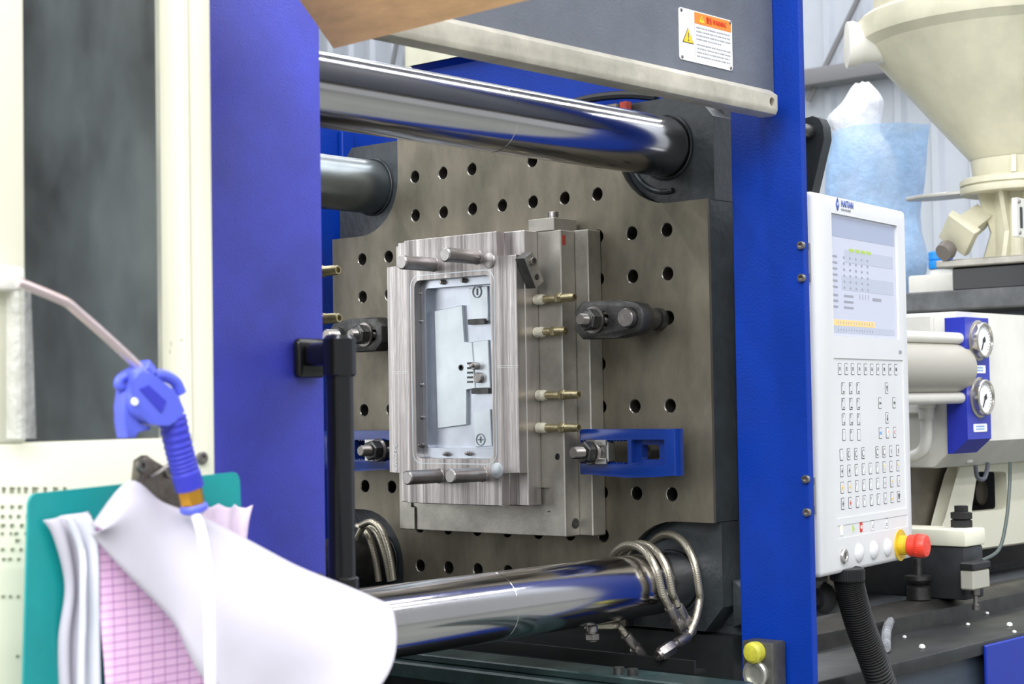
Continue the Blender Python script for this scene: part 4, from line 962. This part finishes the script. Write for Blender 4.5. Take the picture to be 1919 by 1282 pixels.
# ------------------------------------------------------------------ machine bed below the platen
bed = thing('machine_bed', 'dark green-black machine bed under the tie bars', 'machine bed', (-.6, 0, -1.1))
mb = MB(); mb.box((-1.7, -.42, -1.1), (.09, .5, -.90), .01); mb.box((.03, -.44, -.8995), (.06, .41, -.432)); mb.box((-1.7, .42, -.8995), (.0095, .5, -.45)); part('bed_casting', mb, CASTD, bed)  # upright dark plate added below the platen in place of black shade
BX = -.30
a = P(735, 1216, 'X', BX); z0 = a.z-.013
mb = MB(); mb.box((BX, -.64, z0-.032), (BX+.09, .40, z0-.006), .003, 1); mb.box((BX+.02, -.64, z0-.0058), (BX+.09, .40, z0+.006), .002, 1)
part('cross_beam', mb, mat('oily_green_paint', (46, 66, 66), .1, .35, .35, 20, .2, 80), bed)
for (u) in (1160, 1186): p = P(u, 1262, 'X', BX+.04); mb = MB(); mb.cyl((p.x, p.y, z0+.0061), (p.x, p.y, z0+.016), .008, n=16); part('beam_screw', mb, DARKST, bed)
a = P(890, 1196, 'X', -.1); mb = MB(); mb.box((-.1, -.46, a.z-.02), (-.096, .1, a.z), .0005, 1); mb.box((-.0959, -.46, a.z-.02), (-.07, .1, a.z-.016)); part('drip_tray', mb, mat('tray_steel', (44, 46, 46), .6, .4), bed)
mb = MB(); mb.box((-1.6, .40, -.6), (.0, .50, .0)); mb = MB()
# ------------------------------------------------------------------ injection side deck
DZ = -.515
deck = thing('injection_deck', 'oily dark steel deck of the injection side with scattered pellets', 'machine deck', (1.3, -.1, -1.1))
mb = MB(); mb.box((.10, -.5, DZ-.025), (3.0, .55, DZ), .004, 2); part('deck_plate', mb, DECK, deck)
mb = MB(); mb.box((.10, -.485, -1.1), (3.0, .5, DZ-.0255)); part('deck_base', mb, SLATE, deck)
p = P(1849, 1210, 'Y', -.508); mb = MB(); mb.box((p.x, -.508, -1.1), (p.x+.9, -.5005, p.z), .002, 1); single('blue_access_panel', mb, NAVY, 'deep blue access panel below the deck edge at the lower right corner', 'panel')
ZP = lambda u, v, z=DZ: P(u, v, 'Z', z)
for k, yo in enumerate((-.27, .12)):
    mb = MB(); mb.prism([(.3, yo-.05, DZ), (.3, yo+.05, DZ), (.3, yo+.05, DZ+.03), (.3, yo+.025, DZ+.045), (.3, yo-.025, DZ+.045), (.3, yo-.05, DZ+.03)], (2.6, 0, 0)); part('guide_rail', mb, mat('rail_steel', (104, 102, 98), .8, .35, .3, 12), deck)
mb = MB(); a = ZP(1690, 1130); b = ZP(1800, 1165); a = ZP(1690, 1168); b = ZP(1800, 1168); mb.box((a.x, a.y, DZ+.0002), (b.x, a.y+.05, DZ+.026), .003, 1); part('rail_stop', mb, mat('stop_grey', (70, 74, 74), .3, .4, .3, 20), deck)
# carriage
CB = -.36; cc = P(1809, 1000, 'Y', CB); ce = P(1847, 1000, 'Y', CB)
ct, cb_, cm = P(1809, 994, 'Y', CB).z, P(1809, 1088, 'Y', CB).z, P(1809, 1026, 'Y', CB).z
car = thing('carriage_block', 'dark carriage block with a cream top plate behind the red stop button', 'carriage', (cc.x+.05, CB+.1, cb_-.02))
mb = MB(); mb.box((cc.x, CB, cm), (ce.x, CB+.30, ct), .004, 2); part('top_plate', mb, CREAMW, car)
mb = MB(); mb.box((cc.x+.004, CB+.004, DZ+.046), (ce.x-.004, CB+.28, cm-.0003), .005, 2); part('block', mb, mat('carriage_grey', (58, 60, 62), .3, .45, .25, 20), car)
p = P(1800, 990, 'Y', CB+.045); q0 = V((p.x+.005, CB+.045, ct)); mb = MB(); mb.lathe([(.022, 0), (.022, .014), (.018, .016), (.022, .018), (.022, .03), (.014, .032), (.014, .044)], q0, Z_, 6); part('lock_nut', mb, BLACKR, car)
p = V((cc.x-.03, CB+.09, DZ+.05)); mb = MB(); mb.lathe([(.024, -.003), (.024, .022), (.014, .026), (.027, .036), (.027, .044), (.009, .046), (.009, .078)], p, Z_, 24); part('adjuster', mb, DARKST, car)
s_ = P(1841, 1080, 'Y', CB-.02)
sn = thing('limit_switch', 'small pale limit switch with dark top under the hanging cable', 'switch', s_)
a, b = P(1824, 1059, 'Y', CB-.03), P(1861, 1100, 'Y', CB-.03)
mb = MB(); mb.box((a.x, CB-.03, b.z), (b.x-.012, CB-.0005, a.z-.012), .003, 1); part('body', mb, mat('switch_grey', (176, 174, 160), .1, .4), sn)
mb = MB(); mb.box((a.x-.002, CB-.032, a.z-.0118), (b.x-.010, CB-.0005, a.z+.004), .003, 1); part('cap', mb, BLACKR, sn)
m_ = V(((a.x+b.x-.012)/2, CB-.015, b.z)); mb = MB(); mb.lathe([(.009, 0), (.009, .012), (.004, .014), (.004, .03), (.007, .032), (.007, .042)], m_, (0, 0, -1), 16); part('plunger', mb, BOLT, sn)
mb = MB(); mb.tube([P(1893, 866, 'Y', CB), P(1892, 910, 'Y', CB), P(1886, 975, 'Y', CB-.01), P(1872, 1030, 'Y', CB-.01), V((b.x-.018, CB-.016, a.z+.003))], .0038, 8, 6); single('switch_cable', mb, mat('grey_cable', (74, 84, 80), 0, .5), 'thin grey cable hanging down to the limit switch', 'cable')
# support casting with dark opening
SYY = -.16; GYY = -.30
sp_ = lambda u, v: P(u, v, 'Y', SYY)
zlim = P(1855, 826, 'Y', GYY+.035).z-.057
mb = MB(); mb.prism([V((p.x, p.y, min(p.z, zlim))) for p in [sp_(u, v) for u, v in ((1798, 860), (1795, 890), (1782, 930), (1772, 975), (1762, 1000), (1770, 1040), (1990, 1010), (1990, 850))]], (0, .03, 0), .004, 1)
q = MB(); q.prism(roundpoly([sp_(u, v)-V((0, .05, 0)) for u, v in ((1832, 884), (1886, 884), (1888, 954), (1820, 960))], .012), (0, .3, 0))
# top kept just below the housing
sup = thing('support_casting', 'cream painted casting with a dark opening under the pressure gauges', 'machine casting', (sp_(1850, 1040).x, SYY, DZ+.046))
part('casting', cut(mb, [q], CREAMW), None, sup)
p = sp_(1866, 925); mb = MB(); mb.lathe([(.03, 0), (.03, .05), (.024, .054)], (p.x+.03, SYY+.0995, p.z), (0, -1, 0), 24); part('shaft_end', mb, mat('shaft_brown', (66, 60, 52), .3, .5), sup)
mb = MB(); a, b = sp_(1700, 1000), sp_(1990, 1000); c_ = sp_(1806, 900); mb.box((a.x-.2, SYY+.045, DZ+.046), (c_.x, SYY+.075, zlim)); part('rear_web', mb, mat('web_tan', (150, 140, 122), 0, .6, .3, 6), sup); mb = MB(); mb.box((c_.x+.0003, SYY+.10, DZ+.046), (b.x+.5, SYY+.115, zlim)); part('shade_plate', mb, mat('opening_shade_brown', (52, 46, 40), 0, .6), sup)  # plate behind the opening is added, its dark brown stands in for shade
# ------------------------------------------------------------------ injection unit housing and gauges
GYY = -.30
g0, g1 = P(1808, 594, 'Y', GYY), P(1852, 597, 'Y', GYY); gzb = P(1812, 824, 'Y', GYY).z; gl = P(1772, 700, 'X', g0.x)
hz = P(1760, 586, 'X', g0.x+.05)
hs = thing('injection_housing', 'white rounded housing of the injection unit at the right edge', 'machine housing', (g0.x+.5, 0, gzb))
HX0, HY0 = g0.x+.03, GYY+.035
zt_h, zb_h = hz.z, P(1855, 826, 'Y', HY0).z
mb = MB(); mb.prism([(HX0, HY0, zt_h), (HX0, HY0, zb_h), (HX0, HY0+.06, zb_h-.055), (HX0, .3, zb_h-.055), (HX0, .3, zt_h)], (1.2, 0, 0), .008, 2)
part('cover', mb, WHITE, hs)
mb = MB(); mb.box((HX0-.012, HY0+.05, zb_h+.06), (HX0-.0005, HY0+.36, zt_h-.004), .004, 1); part('end_plate', mb, WHITE, hs)
yc_ = P(1735, 690, 'X', 1.0).y
cz = P(1735, 690, 'X', 1.0).z
mb = MB(); mb.lathe([(.052, 0), (.055, .004), (.055, .48), (.052, HX0-.0125-.6)], (.6, yc_, cz), X_, 36); part('cylinder', mb, mat('cylinder_grey', (176, 172, 160), .1, .4), hs)
for dz in (.062, -.062):
    mb = MB(); mb.lathe([(.012, 0), (.012, HX0-.0125-.6)], (.6, yc_-.02, cz+dz), X_, 16); rod = part('tie_rod', mb, WHITE, hs)
mb = MB(); pz = [P(1735, 745, 'X', 1.08), P(1736, 790, 'X', 1.08), P(1735, 830, 'X', 1.08), P(1722, 850, 'X', 1.08), P(1690, 862, 'X', 1.08)]
mb.tube(pz, .0125, 14, 5); mb.lathe([(.02, 0), (.02, .02), (.016, .022), (.016, .045)], pz[0], (0, 0, -1), 20); part('drain_pipe', mb, WHITE, hs)
mb = MB(); a = P(1812, 852, 'Y', HY0+.05); mb.box((a.x-.005, HY0+.045, a.z-.02), (a.x+.02, HY0+.07, a.z+.02), .003, 1); part('cable_gland', mb, WHITE, hs)
mb = MB(); mb.tube([P(1828, 872, 'Y', HY0+.05), P(1832, 895, 'Y', HY0+.05), P(1845, 896, 'Y', HY0+.05), P(1852, 868, 'Y', HY0+.05)], .005, 8, 6); part('looped_cable', mb, GREYC, hs)
gb = thing('gauge_box', 'blue box with two round pressure gauges on the injection unit', 'gauge box', (g0.x, GYY, gzb))
D_ = min(gl.y-GYY, .2)
gm = P(1790, 850, 'X', g0.x)
mb = MB(); mb.prism([(g0.x, GYY, g0.z), (g0.x, GYY, gzb), (g0.x, GYY+.035, gzb-.03), (g0.x, GYY+.0345, gzb-.03), (g0.x, GYY+.0345, g0.z)], (g1.x-g0.x, 0, 0), .002, 1)
mb.box((g0.x, GYY+.034, gzb-.03), (g0.x+.0165, GYY+D_, g0.z), .001, 1)
part('box_shell', mb, mat('gauge_blue', (44, 56, 170), 0, .38), gb)
gcx = (g0.x+g1.x)/2+.002
for (v, ndl) in ((638, -118), (745, -120)):
    p = P(1831, v, 'Y', GYY); c_ = V((gcx, GYY, p.z))
    mb = MB(); mb.lathe([(.043, 0), (.043, .002), (.038, .004), (.038, .016), (.036, .018), (.033, .018), (.032, .014)], c_-V((0, .0002, 0)), (0, -1, 0), 40, cap=False); gg = part('gauge', mb, mat('gauge_steel', (190, 186, 176), .9, .25), gb)
    mb = MB(); mb.lathe([(.0325, .012), (.0325, .0132)], c_, (0, -1, 0), 36); part('dial', mb, WPRINT, gg)
    mb = MB()
    for k in range(19):
        a = radians(225-15*k); d = V((cos(a), 0, sin(a))); mb.tube([c_+V((0, -.0134, 0))+d*.025, c_+V((0, -.0134, 0))+d*.029], .0007, 4)
    part('dial_marks', mb, PRINT, gg, kind='stuff')
    a = radians(ndl); d = V((cos(a), 0, sin(a))); o_ = c_+V((0, -.0145, 0)); mb = MB(); mb.tube([o_-d*.008, o_+d*.024], .0012, 6); mb.lathe([(.005, 0), (.005, .0015)], o_, (0, -1, 0), 14); part('needle', mb, BLACKP, gg)
for v in (692, 802):
    p = P(1831, v, 'Y', GYY); mb = MB(); mb.prism([(x, GYY-.0015, z) for x, z in rrect(gcx, p.z, .060, .017, .003, 2)], (0, .0013, 0)); pn = part('name_plate', mb, WPRINT, gb)
    mb = MB(); 
    for j in (-1, 1):
        for k in range(7): mb.box((gcx-.02+k*.0055, GYY-.0018, p.z+j*.0028-.0012), (gcx-.02+k*.0055+.004, GYY-.0014, p.z+j*.0028+.0012))
    part('plate_text', mb, PBLUE, pn, kind='stuff')
# ------------------------------------------------------------------ table beam, hopper, bags
TX = 1.85
tz1 = P(1800, 543, 'X', TX).z; tz0 = P(1800, 580, 'X', TX).z
mb = MB(); mb.box((TX, -.6, tz0), (3.2, 1.6, tz1), .004, 1); tb = thing('steel_platform', 'grey scuffed steel platform edge carrying the hopper and plastic sacks', 'platform', (2.5, .5, tz0-.4)); part('top_slab', mb, mat('scuffed_grey_paint', (92, 94, 96), .1, .5, .3, 14), tb)
for (x, y) in ((2.0, .95), (3.1, .95), (3.1, -.5)): mb = MB(); mb.box((x, y, -1.1), (x+.08, y+.08, tz0-.0003)); part('leg', mb, GREYC, tb)
HXc, HYc = 2.02, 0.0
hp = thing('material_hopper', 'large cream conical material hopper at the upper right', 'hopper', (HXc, HYc, tz1))
zh = lambda v: P(1905, v, 'Y', HYc).z
sc_ = 1/724*1.0
def hr(px): return px/724
mb = MB(); mb.box((HXc-.13, HYc-.13, tz1+.0003), (HXc+.13, HYc+.13, zh(500)), .004, 1); part('base_block', mb, BLACKP, hp)
mb = MB(); mb.box((HXc-.16, HYc-.16, zh(500)+.0003), (HXc+.16, HYc+.16, zh(486)), .003, 1); part('base_plate', mb, STEEL3, hp)
mb = MB(); mb.lathe([(.075, zh(486)-zh(500)), (.07, zh(470)-zh(500)), (.068, zh(362)-zh(500))], (HXc, HYc, zh(500)), Z_, 32); part('throat', mb, HOP, hp)
for a in (135, 180, 215, 260, 300):
    d = V((cos(radians(a)), sin(radians(a)), 0)); n_ = V((-d.y, d.x, 0))*.006; z0, z1 = zh(484), zh(362); c_ = V((HXc, HYc, 0))
    mb = MB(); mb.prism([c_+d*.06+Z_*z0-n_, c_+d*.10+Z_*z0-n_, c_+d*.078+Z_*(z0*.6+z1*.4)-n_, c_+d*.11+Z_*z1-n_, c_+d*.06+Z_*z1-n_], n_*2); part('throat_rib', mb, HOP, hp)
mb = MB(); o_ = (HXc, HYc, zh(362)); f_ = lambda v: zh(v)-zh(362); mb.lathe([(.148, 0), (.15, .004), (.15, f_(350)), (.144, f_(349)), (.144, f_(347)), (.15, f_(346)), (.15, f_(337)), (.144, f_(334)), (.11, f_(333))], o_, Z_, 48); part('flange', mb, HOP, hp)
mb = MB(); mb.lathe([(.115, f_(333)), (.122, f_(300))], o_, Z_, 40, cap=False); part('neck', mb, HOP, hp)
for a in (200, 245, 290): 
    d = V((cos(radians(a)), sin(radians(a)), 0)); n_ = V((-d.y, d.x, 0))*.006; c_ = V((HXc, HYc, 0))
    mb = MB(); mb.prism([c_+d*.112+Z_*zh(333)-n_, c_+d*.146+Z_*zh(333)-n_, c_+d*.126+Z_*zh(300)-n_, c_+d*.112+Z_*zh(300)-n_], n_*2); part('neck_gusset', mb, HOP, hp)
mb = MB(); mb.lathe([(.120, f_(300)), (.365, f_(95)), (.375, f_(85))], o_, Z_, 64, cap=False); part('cone', mb, HOP, hp)
mb = MB(); mb.lathe([(.375, f_(85)), (.40, f_(72)), (.408, f_(55)), (.405, f_(35)), (.395, f_(28)), (.36, f_(26)), (.36, f_(-60)), (.33, f_(-100))], o_, Z_, 64); part('rim_drum', mb, HOP, hp)
v_ = (P(1615, 85, 'Y', .25)); mb = MB(); c_ = V((HXc-.28, HYc+.34, zh(78))); mb.lathe([(.03, 0), (.06, .004), (.062, .02), (.05, .05), (.05, .14)], c_, (.6, -.75, 0), 32); part('blower_cap', mb, WHITE, hp, 'white round blower cap')
c_ = V((HXc-.03, HYc+.10, zh(362)+.004)); mb = MB(); mb.prism([c_+V(q_) for q_ in ((-.05, 0, 0), (.05, 0, 0), (.045, .15, 0), (.012, .205, 0), (-.012, .205, 0), (-.045, .15, 0))], (0, 0, .01), .002, 1); part('slide_gate', mb, mat('gate_alu', (190, 188, 180), .5, .35), hp)
mb = MB(); a = P(1840, 405, 'X', HXc-.05); b = P(1797, 438, 'X', HXc-.14); d = (b-a).normalized()
mb.lathe([(.035, 0), (.04, (b-a).length-.012), (.062, (b-a).length-.011), (.062, (b-a).length), (.062, (b-a).length+.003), (.058, (b-a).length+.012)], a, d, 4, x=Z_); part('side_chute', mb, HOP, hp)
mb = MB(); mb.lathe([(.022, 0), (.026, .01), (.022, .03)], b+d*.012+V((0, .02, -.03)), d, 18); part('chute_knob', mb, mat('knob_grey', (110, 104, 98), .2, .5), hp)
c_ = P(1905, 420, 'Y', -.075); mb = MB(); z0, z1 = zh(455), zh(385)
mb.prism([(x, -.082, z) for x, z in rrect(c_.x+.012, (z0+z1)/2, .05, z1-z0, .004, 2)], (0, .012, 0)); sgp = part('sight_plate', mb, WHITE, hp)
mb = MB(); mb.prism([(x, -.083, z) for x, z in rrect(c_.x+.012, (z0+z1)/2, .014, (z1-z0)*.55, .003, 2)], (0, .001, 0)); part('sight_glass', mb, BLACKP, sgp)
for dz in (.4, -.4): mb = MB(); mb.lathe([(.005, 0), (.004, .004)], (c_.x+.0, -.082, (z0+z1)/2+dz*(z1-z0)), (0, -1, 0), 12); part('sight_bolt', mb, BOLT, sgp)
# sacks
def sack(name, label, cat, c, rings, m, n=28, wob=.1, seed=1, tilt=(0, 0)):
    rnd = random.Random(seed); ph = [rnd.uniform(0, 6.28) for _ in range(6)]
    rows = []; H = rings[-1][1]-rings[0][1]
    for r, h in rings:
        row = []; f = (h-rings[0][1])/H
        for i in range(n+1):
            a = 2*pi*(i % n)/n
            k = 1+wob*(.5*sin(3*a+ph[0]+4*f)+.35*sin(5*a+ph[1]-6*f)+.25*sin(8*a+ph[2]+9*f))
            row.append(V(c)+V((r*k*cos(a)+tilt[0]*f, r*k*sin(a)+tilt[1]*f, h+.03*wob*sin(4*a+ph[3])*f)))
        rows.append(row)
    mb = MB(); mb.grid(rows); bmesh.ops.remove_doubles(mb.bm, verts=mb.bm.verts, dist=1e-5); return single(name, mb, m, label, cat, ang=70)
SX = 2.3
def bag(name, label, cat, prof, m, x, seed, dep=.8, wob=.05, n=30, top=False):
    """a bag whose left and right limits (profile rows v, uL, uR) give the half width and the lean of each ring"""
    rnd = random.Random(seed); ph = [rnd.uniform(0, 6.28) for _ in range(5)]
    pr = spline([V((a, b, c)) for a, b, c in prof], 4); rows = []
    for i, q_ in enumerate(pr):
        L_, R_ = P(q_.y, q_.x, 'X', x+.15), P(q_.z, q_.x, 'X', x+.15); c = (L_+R_)/2; r = abs(L_.y-R_.y)/2*.86; row = []; f = i/len(pr)
        if i == 0: dz0 = tz1+.001-c.z
        c.z += dz0*(1-f)
        for j in range(n+1):
            a = 2*pi*(j % n)/n; k = 1+wob*(.6*sin(3*a+ph[0]+5*f)+.5*sin(7*a+ph[1]-7*f)+.4*sin(11*a+ph[2]+11*f))
            row.append(V((x+.15+r*dep*k*sin(a), c.y+r*k*cos(a), c.z+.005*sin(5*a+ph[3])*(f if top else 0))))
        rows.append(row)
    mb = MB(); mb.grid(rows)
    if top: mb.face([mb.bm.verts[-n-1+j] for j in range(n)] if False else [v for v in list(mb.bm.verts)[-n-1:-1]])
    bmesh.ops.remove_doubles(mb.bm, verts=mb.bm.verts, dist=1e-5); return single(name, mb, m, label, cat, ang=70)
bag('clear_bin', 'blue-tinted clear film bin standing behind the control panel', 'plastic bin', ((542, 1600, 1690), (534, 1560, 1715), (500, 1545, 1742), (470, 1545, 1748), (430, 1545, 1738), (390, 1543, 1728), (340, 1540, 1734), (290, 1543, 1740), (242, 1552, 1744)), FILMB, SX, 4, wob=.06)
bag('white_sack', 'crumpled white plastic sack standing up out of the clear bin', 'plastic sack', ((520, 1600, 1680), (480, 1570, 1700), (400, 1565, 1696), (330, 1560, 1690), (280, 1560, 1680), (250, 1562, 1668), (232, 1560, 1652), (205, 1544, 1654), (180, 1572, 1656), (162, 1590, 1642), (156, 1602, 1630)), FILMW, SX, 9, wob=.07, top=True)
c_ = V((SX-.05, P(1763, 500, 'X', SX-.05).y, tz1+.001)); h1, h2 = P(1763, 505, 'X', SX-.05).z-tz1, P(1763, 472, 'X', SX-.05).z-tz1
bt = thing('small_bottle', 'small white bottle with a bright blue cap beside the clear bin', 'bottle', c_)
mb = MB(); mb.lathe([(.04, 0), (.043, .004), (.043, h1*.6), (.03, h1*.95), (.024, h1)], c_, Z_, 28); part('bottle_body', mb, WHITE, bt)
mb = MB(); mb.lathe([(.032, h1), (.034, h1+.003), (.034, (h1+h2)/2-.002), (.031, (h1+h2)/2), (.034, (h1+h2)/2+.002), (.034, h2-.004), (.031, h2)], c_, Z_, 28); part('cap', mb, mat('bright_blue_plastic', (40, 150, 235), 0, .35), bt)
a, b = P(1728, 545, 'X', SX-.12), P(1838, 512, 'X', SX-.12); mb = MB(); mb.box((SX-.2, b.y, tz1+.0003), (SX-.12, a.y, b.z), .006, 2); single('white_tray', mb, WHITE, 'white shallow box on the grey platform below the hopper handle', 'box')
# pellets, clear offcut hose
spots = ((1695, 1197, 'alone, nearest the corrugated conduit'), (1728, 1217, 'the largest, close to the deck edge'), (1814, 1173, 'alone below the limit switch'),
 (1892, 1175, 'leftmost of the pair near the right picture edge'), (1901, 1187, 'rightmost of the pair near the right picture edge'), (1787, 1161, 'just left of the limit switch plunger'), (1823, 1156, 'just below the limit switch plunger'),
 (1850, 1152, 'right of the limit switch plunger'), (1748, 1130, 'behind the small grey stop block'), (1792, 1122, 'at the foot of the dark carriage block'), (1718, 1170, 'lowest of three by the clear curved hose'), (1738, 1160, 'rightmost of three by the clear curved hose'), (1702, 1168, 'leftmost of three by the clear curved hose'))
for i, (u, v, where) in enumerate(spots):
    p = ZP(u, v); r = .004 if i not in (1, 3) else .006
    mb = MB(); mb.lathe([(r*.5, 0), (r, r*.5), (r*.9, r*1.2), (r*.4, r*1.5)], p, Z_, 10)
    single('resin_pellet', mb, PELLET, 'white pellet on the dark deck, '+where, 'pellet', 'spilled pellets on the deck')
mb = MB(); mb.tube([ZP(1660, 1214, DZ+.01), ZP(1662, 1180, DZ+.02), ZP(1676, 1150, DZ+.03), ZP(1700, 1128, DZ+.035), ZP(1716, 1122, DZ+.035)], .009, 10, 5); single('clear_hose', mb, film_mat('clear_tube', (190, 194, 198), .7, .1), 'short curved clear plastic hose lying on the dark deck', 'hose')
mb = MB(); a = ZP(1560, 1170, DZ+.02); mb.tube([ZP(1500, 1185, DZ+.02), ZP(1545, 1176, DZ+.02), ZP(1590, 1180, DZ+.02)], .006, 8, 5); single('bright_pipe', mb, BOLT, 'bright metal pipe on the deck behind the corrugated conduit', 'pipe')
mb = MB(); p = ZP(1600, 1120); mb.box((.35, .2, DZ+.0005), (1.4, .26, DZ+.16), .01); single('dark_rail_cover', mb, mat('cover_dark', (44, 46, 48), .2, .45, .2, 10), 'dark low rail cover across the deck behind the conduit', 'rail cover')
